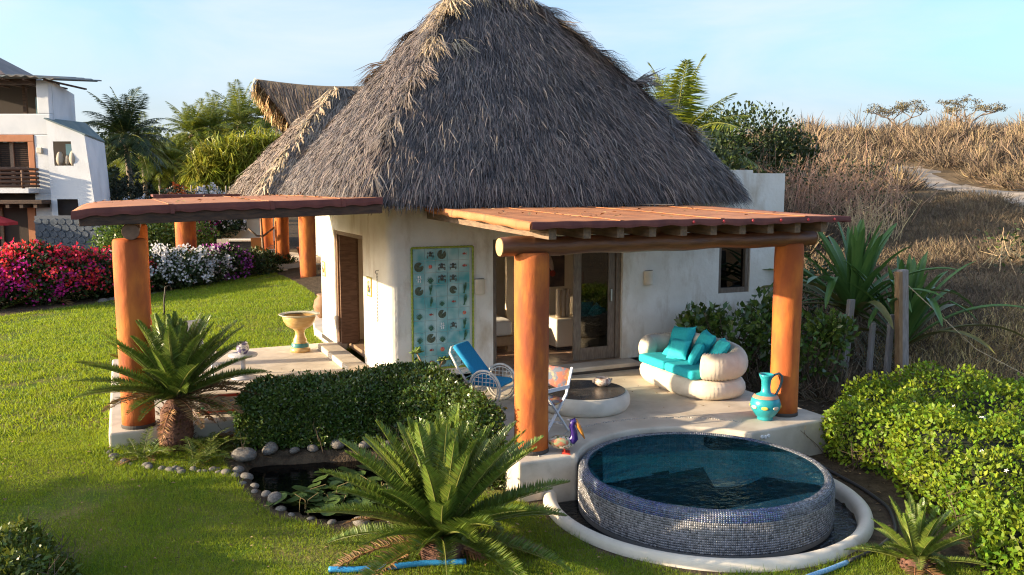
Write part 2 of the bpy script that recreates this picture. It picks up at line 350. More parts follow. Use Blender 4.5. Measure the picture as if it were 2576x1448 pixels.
B().lathe([(1.505, -.14), (1.76, -.14)], 80, caps=False).build('channel_floor', mat('chan', (.02, .025, .03), .6), bs)
B().lathe([(1.7615, .03), (1.503, .03)], 80, caps=False).build('channel_water', water_mat('chanwater', (.2, .25, .3), 12, .25, (.004, .008, .012)), bs)

# ---------------------------------------------------------------- pond
pond = thing('garden_pond', 'dark garden pond edged by the hedge and grey river stones', 'pond', (2.3, 10.4, -.5))
from mathutils.geometry import tessellate_polygon
pv = [(x-2.3, y-10.4, 0.075) for x, y in POND]
link('water', mesh('water', pv, [tuple(range(len(pv)))[::-1]], water_mat('pondwater', (.05, .07, .08), 5, .06, (.002, .003, .004), .01)), pond)
M_stone = mat('stone', (.12, .105, .09), .85, (.21, .19, .165), 5, .4, 30, stain=((.2, .16, .12), 4, .5, (1, 1, 1)), bdist=.01)
def stone_mesh(seed):
    r = np.random.default_rng(seed); b = B().ell((0, 0, 0), (1, .78, .55), 12, 8); V = np.array(b.V); k = r.normal(size=(4, 3))*1.6
    V *= (1+.08*np.sin(V@k.T).sum(1))[:, None]; b.V = [tuple(v) for v in V]; return b.mesh('stone', M_stone, True)
SM = [stone_mesh(i) for i in range(5)]
def stones(parent, pts, w0=(0, 0)):
    for x, y, z, s in pts:
        s *= .8; z -= .02
        link('stone', random.choice(SM), parent, (x-parent.location.x, y-parent.location.y, z-parent.location.z), (random.uniform(-.2, .2), random.uniform(-.2, .2), random.uniform(0, 6)), s)
pp = [(1.3, 11.45, -.2, .21), (1.68, 11.6, -.2, .17), (2.0, 11.5, -.25, .1), (2.22, 11.46, -.24, .11), (2.55, 11.4, -.2, .15), (2.9, 11.28, -.22, .13), (3.2, 11.18, -.22, .13), (3.42, 11.02, -.24, .14), (3.58, 10.85, -.25, .11),
      (1.22, 11.12, -.3, .11), (1.15, 10.98, -.32, .09), (1.28, 10.9, -.33, .12), (1.2, 10.72, -.35, .08), (1.34, 10.6, -.36, .09), (1.3, 10.42, -.37, .07), (1.42, 10.3, -.38, .1), (1.5, 10.08, -.36, .15), (1.53, 9.85, -.42, .09), (1.62, 9.66, -.44, .07), (1.8, 9.5, -.46, .07), (2.0, 9.3, -.46, .08), (2.3, 9.14, -.45, .14), (2.62, 9.05, -.45, .1), (2.9, 9.2, -.45, .1)]
stones(pond, pp)
# left flower-bed edging
edge = thing('stone_edging', 'row of small grey river stones around the left cycad bed', 'stone edging', (.3, 11.9, -.3))
ep = []
path_ = [(-.28, 12.3), (-.25, 12.0), (0, 11.75), (.3, 11.5), (.5, 11.35), (.72, 11.28), (.95, 11.22), (1.1, 11.1)]
for (x0, y0), (x1, y1) in zip(path_[:-1], path_[1:]):
    for f in (0, .35, .7): ep.append((x0+(x1-x0)*f+random.uniform(-.05, .05), y0+(y1-y0)*f+random.uniform(-.05, .05), gz(x0, y0)+.02, random.uniform(.05, .1)))
stones(edge, ep)
fe = thing('far_stone_edging', 'pale stones lining the far edge of the lawn below the flowers', 'stone edging', (2, 29.7, -.2)); ep = []
for f in np.linspace(0, 1, 26):
    x = -.5+5.6*f; y = 28.2+4.6*f; ep.append((x+random.uniform(-.1, .1), y+random.uniform(-.15, .15), -.17, random.choice([.12, .15, .2, .3])))
stones(fe, ep)
# water lily pads
lily = thing('water_lily', 'water lily with many round green pads in the front of the pond', 'water lily', (2.2, 9.9, -.425))
def pad_mesh(seed):
    r = np.random.default_rng(seed); n = 18; V = [(0, 0, -.012)]; F = []
    for i in range(n): 
        a = .18+(2*math.pi-.36)*i/(n-1); q = 1+.04*r.normal(); V.append((math.cos(a)*.55*q, math.sin(a)*.55*q, 0)); 
    for i in range(n): 
        a = .12+(2*math.pi-.24)*i/(n-1); q = 1+.03*r.normal(); V.append((math.cos(a)*q, math.sin(a)*q, .05*r.random()+.12*abs(math.sin(a*1.5+seed))))
    for i in range(n-1): F += [(0, 1+i, 2+i), (1+i, 1+n+i, 2+n+i, 2+i)]
    return mesh('pad', V, F, mat('lilypad', (.045, .085, .025), .35, (.07, .12, .03), 3, isl=.35, tr=.15), True)
PM = [pad_mesh(i) for i in range(4)]
for i in range(190):
    x, y = random.uniform(1.5, 3.2), random.uniform(9.25, 10.75)
    if not in_poly(np.array([x]), np.array([y]), POND)[0] or (y > 10.25 and random.random() < .75) or y > 10.35+.0*x and x < 2.1: continue
    link('pad', random.choice(PM), lily, (x-2.2, y-9.9, random.uniform(.0, .07)), (random.uniform(-.35, .35), random.uniform(-.35, .35), random.uniform(0, 6.3)), random.uniform(.07, .135))
tw = B()
for i in range(14):
    x, y = random.uniform(1.7, 3), random.uniform(9.4, 10.2); tw.tube([(x-2.2, y-9.9, -.05), (x-2.2+random.uniform(-.1, .1), y-9.9, .1), (x-2.2+random.uniform(-.2, .2), y-9.9+random.uniform(-.15, .15), .16)], .005, 4)
tag(tw.build('stem', mat('lilystem', (.18, .13, .05), .7), lily), kind='stuff')
jm = B().lathe([(.001, .012), (.02, .012), (.026, .004), (.026, -.01)], 14).mesh('jet_fitting', mat('jet', (.7, .7, .68), .4))
for i, x in enumerate((7.80, 7.86, 7.92)): link('jet_fitting', jm, pool, (x-POOL[0], 8.894-POOL[1]+.004*i, .5-.09-.01*(i % 2)), (R_(90), 0, 0))
# ---------------------------------------------------------------- thatched house
M_wood = mat('wood', (.13, .075, .04), .7, (.20, .12, .065), 6, .3, 30, st=(1, 6, 6), isl=.15)
M_woodd = mat('wooddark', (.045, .026, .018), .75, (.09, .05, .03), 5, .3, 30, st=(1, 5, 5))
M_greyw = mat('greywood', (.13, .10, .075), .75, (.20, .155, .115), 8, .3, 40, st=(6, 6, 1))
M_int = mat('interior', (.72, .60, .43), .9, (.78, .68, .52), 2, .2, 30)
H = (3.9, 13.4, 0)
house = thing('thatched_house', 'cream plastered bungalow with a tall palm thatched hip roof', 'house', H)
x0, y0 = 3.9, 13.4
cr = [(x0, y0+.17)]+[(x0+.17-.17*math.cos(a), y0+.17-.17*math.sin(a)) for a in np.linspace(.15, math.pi/2-.15, 6)]+[(x0+.17, y0)]
wl = B()
wl.prism(cr+[(5.75, y0), (5.75, y0+.25), (x0+.25, y0+.25), (x0+.25, 15.0), (x0, 15.0)], -.05, 3.25)
wl.b2((5.75, y0, 2.4), (8.35, y0+.25, 3.25)); wl.b2((8.35, y0, -.05), (10.2, y0+.25, 3.25))
wl.b2((10.2, y0, -.3), (10.53, y0+.25, 3.62)); wl.b2((10.53, y0, -.3), (11.29, y0+.25, 1.22)); wl.b2((10.53, y0, 2.32), (11.29, y0+.25, 3.62)); wl.b2((11.29, y0, -.3), (12.1, y0+.25, 3.56))
wl.build('front_wall', M_plast, house, w=H)
wl = B(); wl.b2((x0, 15.0, 2.42), (x0+.25, 17.3, 3.25)); wl.b2((x0, 17.3, -.05), (x0+.25, 18.6, 3.25)); wl.build('side_wall', M_plast, house, w=H, bevel=.03)
wl = B(); wl.b2((x0+.25, 18.35, 0), (12.1, 18.6, 3.2)); wl.b2((11.85, y0+.25, -.2), (12.1, 18.35, 3.5)); wl.build('rear_wall', M_plast, house, w=H, bevel=.02)
B().b2((9.6, y0+.25, .12), (9.75, 18.35, 3.1)).build('partition', M_int, house, w=H); B().b2((x0+.25, 17.4, .12), (5.1, 17.5, 3.0)).build('partition', M_int, house, w=H)
B().b2((9.76, y0+.26, 3.0), (11.84, 18.34, 3.12)).build('flat_roof', M_conc, house, w=H)
fl = B().b2((x0+.26, y0+.0, .0), (9.59, 18.34, .118)).build('floor', mat('floort', (.30, .20, .13), .35, (.38, .27, .18), 3), house, w=H)
M_ft = mat('floortile', (.33, .22, .14), .3, (.42, .3, .2), 3, isl=.2, spec=.6)
ftm = B().b2((-.19, -.19, 0), (.19, .19, .006)).mesh('floor_tile', M_ft)
for i in range(8):
    for j in range(6): link('floor_tile', ftm, fl, (5.9-x0+i*.4-.0, .35+j*.4, .1185))
B().b2((5.9, 12.98, .001), (8.52, 13.39, .12)).build('step', M_conc, house, w=H, bevel=.02)
B().b2((3.52, 14.75, .001), (3.895, 17.3, .12)).build('step', M_conc, house, w=H, bevel=.02)
for lo_, hi_ in (((5.95, 12.965, .004), (8.5, 12.979, .05)), ((8.53, 13.385, .004), (12.1, 13.398, .09)), ((3.885, 17.31, .004), (3.898, 18.6, .09))): B().b2(lo_, hi_).build('skirting', mat('skirt', (.05, .04, .035), .6), house, w=H)
# sliding door in the front opening
sdoor = B(); 
for lo, hi in [((5.75, 13.46, .12), (5.84, 13.6, 2.4)), ((8.25, 13.46, .12), (8.35, 13.6, 2.4)), ((5.84, 13.46, 2.31), (8.25, 13.6, 2.4))]: sdoor.b2(lo, hi)
dfr = sdoor.build('door_frame', M_greyw, house, w=H, bevel=.008)
dp = B()
for lo, hi in [((7.38, 13.49, .13), (7.53, 13.54, 2.3)), ((8.1, 13.49, .13), (8.24, 13.54, 2.3)), ((7.53, 13.49, .13), (8.1, 13.54, .36)), ((7.53, 13.49, 2.17), (8.1, 13.54, 2.3))]: dp.b2(lo, hi)
dpo = dp.build('sliding_door', M_greyw, house, w=H, bevel=.006)
def glass_mat(name, tint, spec=.9):
    m = bpy.data.materials.new(name); m.use_nodes = True; t = m.node_tree; N = t.nodes; L = t.links.new; N.clear()
    o = N.new('ShaderNodeOutputMaterial'); fr = N.new('ShaderNodeFresnel'); fr.inputs['IOR'].default_value = 1.6
    gl = N.new('ShaderNodeBsdfGlossy'); gl.inputs['Roughness'].default_value = .01; tp = N.new('ShaderNodeBsdfTransparent'); tp.inputs['Color'].default_value = (*tint, 1)
    ms = N.new('ShaderNodeMixShader'); L(fr.outputs[0], ms.inputs[0]); L(tp.outputs[0], ms.inputs[1]); L(gl.outputs[0], ms.inputs[2]); L(ms.outputs[0], o.inputs['Surface']); return m
M_glass = glass_mat('glass', (.22, .24, .25))
def part(parent, name, m, lo, hi, w, **k): return B().b2(lo, hi).build(name, m, parent, w=w, **k)
part(dpo, 'pane', M_glass, (7.535, 13.51, .365), (8.095, 13.518, 2.165), H)
part(dpo, 'handle', mat('steel', (.6, .6, .58), .35, metal=1), (8.14, 13.465, 1.2), (8.17, 13.488, 1.42), H)
# window on the right
wf = B()
for lo, hi in [((10.53, 13.43, 1.22), (10.61, 13.55, 2.32)), ((11.2, 13.43, 1.22), (11.29, 13.55, 2.32)), ((10.61, 13.43, 1.22), (11.2, 13.55, 1.32)), ((10.61, 13.43, 2.24), (11.2, 13.55, 2.32))]: wf.b2(lo, hi)
wfo = wf.build('window', M_greyw, house, w=H, bevel=.006); part(wfo, 'pane', glass_mat('glassd', (.06, .06, .06)), (10.615, 13.5, 1.325), (11.195, 13.508, 2.235), H)
# folding door leaves in the left opening
fo = B()
for lo, hi in [((3.95, 15.0, .12), (4.1, 15.06, 2.42)), ((3.95, 17.22, .12), (4.1, 17.3, 2.42)), ((3.95, 15.06, 2.34), (4.1, 17.22, 2.42))]: fo.b2(lo, hi)
fdo = fo.build('door_frame', M_wood, house, w=H, bevel=.006)
for i, yy in enumerate((17.13, 17.05, 16.97)):
    part(fdo, 'folding_leaf', M_wood, (4.0-.03*i, yy, .13), (4.36-.04*i, yy+.045, 2.33), H, bevel=.008)

# --- thatch
def thatch(hs, w, ex, ey, A, Bp, z0, z1, n, faces, name_m, seed, strand=(.2, .6), wd=(.006, .02), gam=.9, fringe=13000, sag=.0):
    """hip roof: eave rectangle ex, ey; ridge A-Bp (xy); returns nothing, adds parts to hs."""
    r = np.random.default_rng(seed); A = np.array(A, float); Bp = np.array(Bp, float)
    c = {'front': ((ex[0], ey[0]), (ex[1], ey[0]), A, Bp), 'right': ((ex[1], ey[0]), (ex[1], ey[1]), Bp, Bp), 'back': ((ex[1], ey[1]), (ex[0], ey[1]), Bp, A), 'left': ((ex[0], ey[1]), (ex[0], ey[0]), A, A)}
    def surf(face, s, t):
        p, q, a, b = c[face]; p = np.array(p, float); q = np.array(q, float); s = s[:, None]; tt = t[:, None]
        e = p+(q-p)*s; g = a+(b-a)*s
        ctr = np.array([(ex[0]+ex[1])/2, (ey[0]+ey[1])/2]); cs = np.abs(2*s-1); e = e+(ctr-e)*(.055*cs**6)      # rounded corners
        xy = e+(g-e)*tt; bul = .10*np.sin(np.pi*tt)
        return np.column_stack([xy, z0+(z1-z0)*t**gam+bul[:, 0]*0])
    # solid body
    V = []; F = []; K, J = 24, 12
    for fa in c:
        b = len(V); ss, tt = np.meshgrid(np.linspace(0, 1, K), np.linspace(0, 1, J)); P = surf(fa, ss.ravel(), tt.ravel()); P[:, 2] -= .05; V += P.tolist()
        for j in range(J-1):
            for i in range(K-1): F.append((b+j*K+i, b+j*K+i+1, b+(j+1)*K+i+1, b+(j+1)*K+i))
        b = len(V); e = surf(fa, np.linspace(0, 1, K), np.zeros(K)); e2 = e.copy(); e[:, 2] -= .05; ctr = np.array([(ex[0]+ex[1])/2, (ey[0]+ey[1])/2]); e2[:, :2] += (ctr-e2[:, :2])*.06; e2[:, 2] -= .16; V += e.tolist()+e2.tolist()
        for i in range(K-1): F.append((b+i, b+K+i, b+K+i+1, b+i+1))
    V = np.array(V)-np.array(w); body = link('thatch_roof', mesh('thatch_roof', V, [tuple(f) for f in F], mat('thatchbody', (.05, .04, .033), .95, (.09, .07, .05), 12)), hs)
    def strands(face, k, tlo, thi, Lr, Wr, lift, m, nm, parent=body, spread=.14, s_=None, hang=0.):
        s = r.random(k) if s_ is None else s_; t = tlo+(thi-tlo)*(1-np.sqrt(1-r.random(k)*.9999)) if face != 'back' else r.random(k)
        P = surf(face, s, t); h = 1e-3; Pd = surf(face, s, np.maximum(t-h, -.2)) if False else surf(face, s, t+h); D = unit(P-Pd)
        Sd = surf(face, np.clip(s+h, 0, 1), t)-surf(face, np.clip(s-h, 0, 1), t); Sd = unit(Sd); Nn = unit(np.cross(Sd, -D)); Nn *= np.sign(Nn[:, 2:3]+1e-9)
        Dj = unit(D+Sd*r.normal(0, spread, (k, 1))+Nn*(lift*(.4+r.random((k, 1)))) + np.array([0, 0, -1.])*hang)
        Lg = r.uniform(*Lr, k); P = P+Nn*(r.random((k, 1))*.05-.02)
        Nn = unit(Nn+rdirr(r, k)*.45)
        return blades(P-np.array(w), Dj, Nn, Lg, r.uniform(*Wr, k), r.uniform(-.05, .3, k))
    rdirr = lambda r, k: unit(r.normal(size=(k, 3)))
    for fa, fr in faces.items():
        V, F = strands(fa, int(n*fr), 0, 1, strand, wd, .10, None, '')
        o = tag(link('thatch_strands', mesh('thatch_strands', V, F, name_m), body), kind='stuff')
        V, F = strands(fa, int(n*fr*.06), 0, 1, (strand[0]*.8, strand[1]*1.1), (wd[0], wd[1]), .16, None, '', spread=.25)
        tag(link('pale_strands', mesh('pale_strands', V, F, M_thatchm), body), kind='stuff')
        V, F = strands(fa, int(fringe*fr), -.0, .035, (.15, .34), wd, .02, None, '', hang=.5, spread=.25)
        V2 = V.reshape(-1, 6, 3)[::2].copy(); V2 += np.array([0, 0, -.09])+rng.normal(0, .02, (len(V2), 1, 3)); q6 = np.arange(len(V2))[:, None]*6
        V, F = cat_((V, F), (V2.reshape(-1, 3), np.concatenate([q6+[0, 1, 3, 2], q6+[2, 3, 5, 4]])))
        tag(link('eave_fringe', mesh('eave_fringe', V, F, name_m), body), kind='stuff')
    return body, surf, strands
M_thatchm = mat('thatchmid', (.15, .125, .105), .48, (.24, .185, .14), 3, isl=.5, hue=.015, spec=.6)
M_thatch = mat('thatch', (.064, .048, .040), .48, (.118, .089, .074), 1.6, isl=.95, hue=.02, spec=.6, stain=((.05, .042, .04), 1.1, .75, (1, 1, 1)))
M_thatchp = mat('thatchpale', (.38, .28, .17), .6, (.5, .39, .25), 3, isl=.4, hue=.015, spec=.4)
ex, ey = (3.25, 10.55), (12.55, 19.5); RA, RB = (6.05, 15.75), (7.35, 15.55)
body, surf, strands = thatch(house, H, ex, ey, RA, RB, 3.33, 6.98, 125000, {'front': 1., 'left': .8, 'right': .3}, M_thatch, 3)
# fan-palm tufts along the hips and the ridge
def tuft(P, D, Nn, n, L, Wd, fan, m=M_thatchp, name='hip_tuft', par=None, w=H):
    D = unit(np.array(D, float)); Nn = unit(np.array(Nn, float)); Sd = np.cross(D, Nn)
    a = rng.uniform(-fan, fan, n)[:, None]; b = rng.normal(.12, .12, n)[:, None]
    dd = unit(D*np.cos(a)+Sd*np.sin(a)+Nn*b); P0 = np.array(P)+rng.normal(0, .03, (n, 3))-np.array(w)
    V, F = blades(P0, dd, unit(Nn+rdir(n)*.4), rng.uniform(.55, 1, n)*L, rng.uniform(.6, 1.2, n)*Wd, rng.uniform(0, .35, n))
    tag(link(name, mesh(name, V, F, m), body if par is None else par), kind='stuff')
for face, s_, cnt in (('front', .0, 20), ('front', 1., 14), ('left', .0, 12)):
    for i in range(cnt):
        tt = np.array([min(.97, ((i+rng.random())/cnt)**.75*.97+.02)]); s2 = np.array([abs(s_-rng.random()*.03)])
        P = surf(face, s2, tt)[0]; D = P-surf(face, s2, tt+.01)[0]; D = unit(D)
        out = np.array([(-1 if s_ < .5 else 1)*(1 if face == 'front' else 1), -1 if face == 'front' else 1, 1.2]); big = 1.5 if tt[0] > .6 else 1.
        sdv = np.array([rng.normal(0, .25), rng.normal(0, .25), 0])
        tuft(P+unit(out)*.03, D+sdv, out, rng.integers(30, 90), .62*big, .017, rng.uniform(.2, .6), m=M_thatchp if (s_ < .5 and rng.random() < .4) else M_thatchm)
for i in range(26):
    f = i/25; P = np.array([RA[0]+(RB[0]-RA[0])*f, RA[1]+(RB[1]-RA[1])*f, 6.98])
    for sgn in (-1, 1): tuft(P, (rng.normal(0, .25), sgn*.8, -1.1), (0, sgn*.7, 1), 40, .7, .02, .4, name='ridge_tuft', m=M_thatch if rng.random() < .7 else M_thatchp)
for P, D in (((9.2, 14.1, 4.75), (1, -.2, .12)), ((8.95, 14.3, 5.15), (1, -.3, .25)), ((9.6, 13.7, 4.2), (1, -.3, -.1)), ((5.35, 14.9, 5.75), (-.35, -.6, -.6)), ((5.15, 14.7, 5.5), (.1, -.6, -.8)), ((5.5, 14.85, 5.9), (.25, -.7, -.5))):
    tuft(P, D, (0, -.6, .8), 90, .85, .022, .4, m=M_thatchp if P[0] < 7 else M_thatchm)

# ---------------------------------------------------------------- pergolas
M_sheet = mat('sheet', (.40, .145, .05), .7, (.47, .19, .075), 2, .3, 20, stain=((.13, .06, .04), 2.4, .95, (1, 2, 1)), bdist=.008)
M_sheetd = mat('sheet_shaded', (.12, .035, .03), .65, (.18, .055, .042), 4, .3, 25, bdist=.008)  # darker copy of the sheet, the flaps' shade put into the colour
M_orange = mat('ochre', (.58, .165, .026), .8, (.38, .09, .02), 4.5, .6, 9, det=9, st=(1, 1, .4), stain=((.20, .05, .03), 2.6, .95, (1, 1, .3)), bdist=.02)
M_log = mat('log', (.13, .05, .025), .4, (.22, .09, .035), 4, .3, 14, st=(.6, 5, 5), spec=.5)
M_logend = mat('logend', (.50, .34, .17), .7, (.42, .27, .12), 14)
M_raft = mat('rafter', (.16, .11, .075), .7, (.25, .165, .105), 5, .2, 30, st=(6, 1, 6))
def pillar(parent, x, y, h, r, w, nm='pillar', m=M_orange, z=0):
    pr = [(r*1.0, 0.045), (r*1.0, .2), (r*.985, .7), (r*1.0, 1.4), (r*1.015, h-.25), (r*1.0, h-.05), (r*.95, h-.012), (r*.85, h)]
    o = B().lathe(pr, 36, (x-w[0], y-w[1], z-w[2])).build(nm, m, parent, True)
    B().lathe([(r*1.03, .001), (r*1.04, .03), (r*1.0, .05)], 36, (x-w[0], y-w[1], z-w[2])).build('base_ring', mat('basering', (.06, .05, .045), .8), o)
    return o
W1 = (6.7, 9.4, 0)
pg = thing('front_pergola', 'pergola over the pool terrace with orange pillars, log beam and terracotta sheet roof', 'pergola', W1)
pillar(pg, 4.55, 9.4, 2.5, .215, W1); pillar(pg, 8.66, 9.45, 2.5, .2, W1)
n = 24; lp = [(4.12+(9.05-4.12)*i/n, 9.4+.012*math.sin(i*.9), 2.575+.008*math.sin(i*1.3)) for i in range(n+1)]
lg = B().tube([(x-W1[0], y-W1[1], z) for x, y, z in lp], [.118+.006*math.sin(i*.7) for i in range(n+1)], 20, caps=False).build('log_beam', M_log, pg, True)
for xx, sg in ((4.12, -1), (9.05, 1)): B().tube([(xx-W1[0]-sg*.02, 0, 2.575), (xx-W1[0]+sg*.006, 0, 2.575)], [.114, .108], 20).build('log_end', M_logend, lg)
def zr(y): return 2.86+.10*(y-8.95)/4.4
for i in range(10):
    X = 4.62+i*.468; b = B(); q = []
    for yy in (8.98, 13.39):
        for dx in (-.052, .052):
            for dz in (-.185, -.02): q.append((X+dx-W1[0], yy-W1[1], zr(yy)+dz))
    b.add(q, [(0, 2, 3, 1), (4, 5, 7, 6), (0, 1, 5, 4), (2, 6, 7, 3), (0, 4, 6, 2), (1, 3, 7, 5)]).build('rafter', M_raft, pg, bevel=.006)
def membrane(parent, w, X0, X1, Y0, Y1, zf, flap, name, m, me_, sagf, flaps, skew=0):
    kx, ky = 60, 30; xs_ = np.linspace(X0, X1, kx); ys_ = np.linspace(Y0, Y1, ky); XX, YY = np.meshgrid(xs_, ys_); ZZ = zf(XX, YY)+sagf(XX, YY)
    if skew: XX = XX+skew*(YY-Y0)/(Y1-Y0)*(X1-XX)/(X1-X0)
    V = np.stack([XX-w[0], YY-w[1], ZZ-w[2]], -1).reshape(-1, 3); i = np.arange(kx*ky).reshape(ky, kx); F = np.stack([i[:-1, :-1], i[:-1, 1:], i[1:, 1:], i[1:, :-1]], -1).reshape(-1, 4)
    o = link(name, mesh(name, V, F, m, True), parent); sol = o.modifiers.new('s', 'SOLIDIFY'); sol.thickness = .012; sol.offset = -1
    for fl_, (px, py, d) in flaps.items():
        V = []; F = []; k = len(px)
        for j, (dz, off) in enumerate(((.002, .0), (-.008, .004), (-flap*.6, .007), (-flap, .004))):
            for q in range(k): V.append((px[q]+d[0]*off-w[0], py[q]+d[1]*off-w[1], float(zf(px[q], py[q])+sagf(px[q], py[q]))+dz*(1+.12*math.sin(q*1.1)*(j > 1))-w[2]))
        for j in range(3):
            for q in range(k-1): F.append((j*k+q, j*k+q+1, (j+1)*k+q+1, (j+1)*k+q))
        f = link(fl_, mesh(fl_, V, F, me_), o); sol = f.modifiers.new('s', 'SOLIDIFY'); sol.thickness = .006
    return o
sg1 = lambda x, y: .003*np.sin((x-4.62)/.468*2*np.pi)+.004*np.sin(x*2.1+y*1.7)+.005*np.exp(-((y-8.85)/.25)**2)*np.sin(x*3.1)
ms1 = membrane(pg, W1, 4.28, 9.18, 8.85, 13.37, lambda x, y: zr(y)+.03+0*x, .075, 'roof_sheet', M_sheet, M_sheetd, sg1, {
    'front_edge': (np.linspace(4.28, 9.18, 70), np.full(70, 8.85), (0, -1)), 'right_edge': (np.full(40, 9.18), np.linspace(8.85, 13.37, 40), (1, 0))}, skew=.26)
# left edge hangs lower and catches the sun
ly = np.linspace(13.37, 8.85, 50)
q = []; Fq = []
for j, (dz, off) in enumerate(((.003, 0), (-.02, -.012), (-.06, -.018), (-.10, -.015))):
    for yy in ly: q.append((4.28+.26*(yy-8.85)/4.52+off-W1[0], yy-W1[1], zr(yy)+.03+float(sg1(4.28, yy))+dz*(1+.08*math.sin(yy*7))))
for j in range(3):
    for k in range(49): Fq.append((j*50+k, j*50+k+1, (j+1)*50+k+1, (j+1)*50+k))
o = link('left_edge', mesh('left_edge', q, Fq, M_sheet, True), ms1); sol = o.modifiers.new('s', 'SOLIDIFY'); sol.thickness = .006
cap = B().lathe([(.001, .012), (.016, .01), (.02, 0)], 10).mesh('bottle_cap', mat('capred', (.6, .05, .05), .4))
for i, X in enumerate((4.62+.468*4, 4.62+.468*5, 4.62+.468*6, 4.62+.468*7, 4.62+.468*8, 4.62+.468*9)): link('bottle_cap', cap, ms1, (X-W1[0]+.04, 8.832-W1[1], zr(8.85)-.0), (R_(90), 0, 0))
# wall plate and dead palm ribs lying on the sheet
B().b2((4.25-W1[0], 13.3-W1[1], 3.0), (9.6-W1[0], 13.395-W1[1], 3.1)).build('wall_plate', M_woodd, pg)
for a, b_ in (((6.3, 12.9, 3.0), (8.6, 12.2, 2.99)), ((5.9, 12.6, 2.99), (7.2, 12.95, 3.0)), ((7.4, 12.5, 3.0), (9.0, 12.6, 2.99))):
    o = B().tube([[a[0], a[1], zr(a[1])+.06], [b_[0], b_[1], zr(b_[1])+.06]], [.02, .008], 5).build('palm_rib', M_thatchp)
    tag(o, 'dry palm rib lying on the front pergola sheet %s' % ('nearest the right end' if a[0] > 7 else 'in the middle' if a[0] > 6 else 'towards the left'), 'palm rib')

W2 = (1.7, 15, 0)
p2 = thing('side_pergola', 'pergola left of the house with dark fascia, log beam and orange pillars', 'pergola', W2)
pillar(p2, .08, 12.68, 2.6, .215, W2); pillar(p2, .24, 16.9, 2.62, .18, W2)
lg = B().tube([(.10-W2[0], 12.36-W2[1], 2.71), (.17-W2[0], 14.8-W2[1], 2.72), (.25-W2[0], 17.6-W2[1], 2.71)], [.112, .11, .105], 20, caps=False).build('log_beam', M_log, p2, True)
B().tube([(.10-W2[0], 12.38-W2[1], 2.71), (.10-W2[0], 12.352-W2[1], 2.71)], [.112, .108], 20).build('log_end', mat('logend2', (.15, .085, .05), .75, (.22, .12, .07), 12), lg)
zl = lambda x, y: 2.995+.03*(x+.5)+0*y
for i in range(11):
    yy = 12.325+i*.54; q = []
    for xx in (-.5, 3.5 if yy < 13.45 else 3.89):
        for dy in (-.045, .045):
            for dz in ((-.205 if i == 0 else -.17), -.02): q.append((xx-W2[0], yy+dy-W2[1], float(zl(xx, 0))+dz))
    B().add(q, [(0, 2, 3, 1), (4, 5, 7, 6), (0, 1, 5, 4), (2, 6, 7, 3), (0, 4, 6, 2), (1, 3, 7, 5)]).build('rafter', M_woodd if i == 0 else M_raft, p2, bevel=.006)
sg2 = lambda x, y: .003*np.sin(y/.54*2*np.pi)+.006*np.sin(x*1.9+y)-.03*np.exp(-((x+.58)/.16)**2)
ms2 = membrane(p2, W2, -.58, 3.5, 12.26, 18.0, lambda x, y: zl(x, y)+.03, .10, 'roof_sheet', M_sheet, M_sheetd, sg2, {
    'front_edge': (np.linspace(-.58, 3.5, 70), np.full(70, 12.26), (0, -1)), 'left_edge': (np.full(50, -.58), np.linspace(12.26, 18, 50), (-1, 0))})
for X in (5.5, 7.0, 8.4): 
    q = [(X+dx-W1[0], yy-W1[1], zr(yy)+.034+float(sg1(X, yy))+dz) for yy in np.linspace(8.86, 13.3, 30) for dx, dz in ((-.03, 0), (-.026, .007), (.03, .005), (.034, -.002))]
    Fq = [(4*i+j, 4*i+j+1, 4*i+j+5, 4*i+j+4) for i in range(29) for j in range(3)]; link('seam', mesh('seam', q, Fq, M_sheet), ms1)
for X in (.6, 1.9, 2.9):
    q = [(X+dx-W2[0], yy-W2[1], float(zl(X, yy))+.034+float(sg2(X, yy))+dz) for yy in np.linspace(12.27, 17.9, 30) for dx, dz in ((-.03, 0), (-.026, .007), (.03, .005), (.034, -.002))]
    link('seam', mesh('seam', q, Fq, M_sheet), ms2)
    B().b2((X-.004-W2[0], 12.235-W2[1], float(zl(X, 12.3))-.085), (X+.05-W2[0], 12.2405-W2[1], float(zl(X, 12.3))+.03)).build('lap', M_sheetd, ms2)
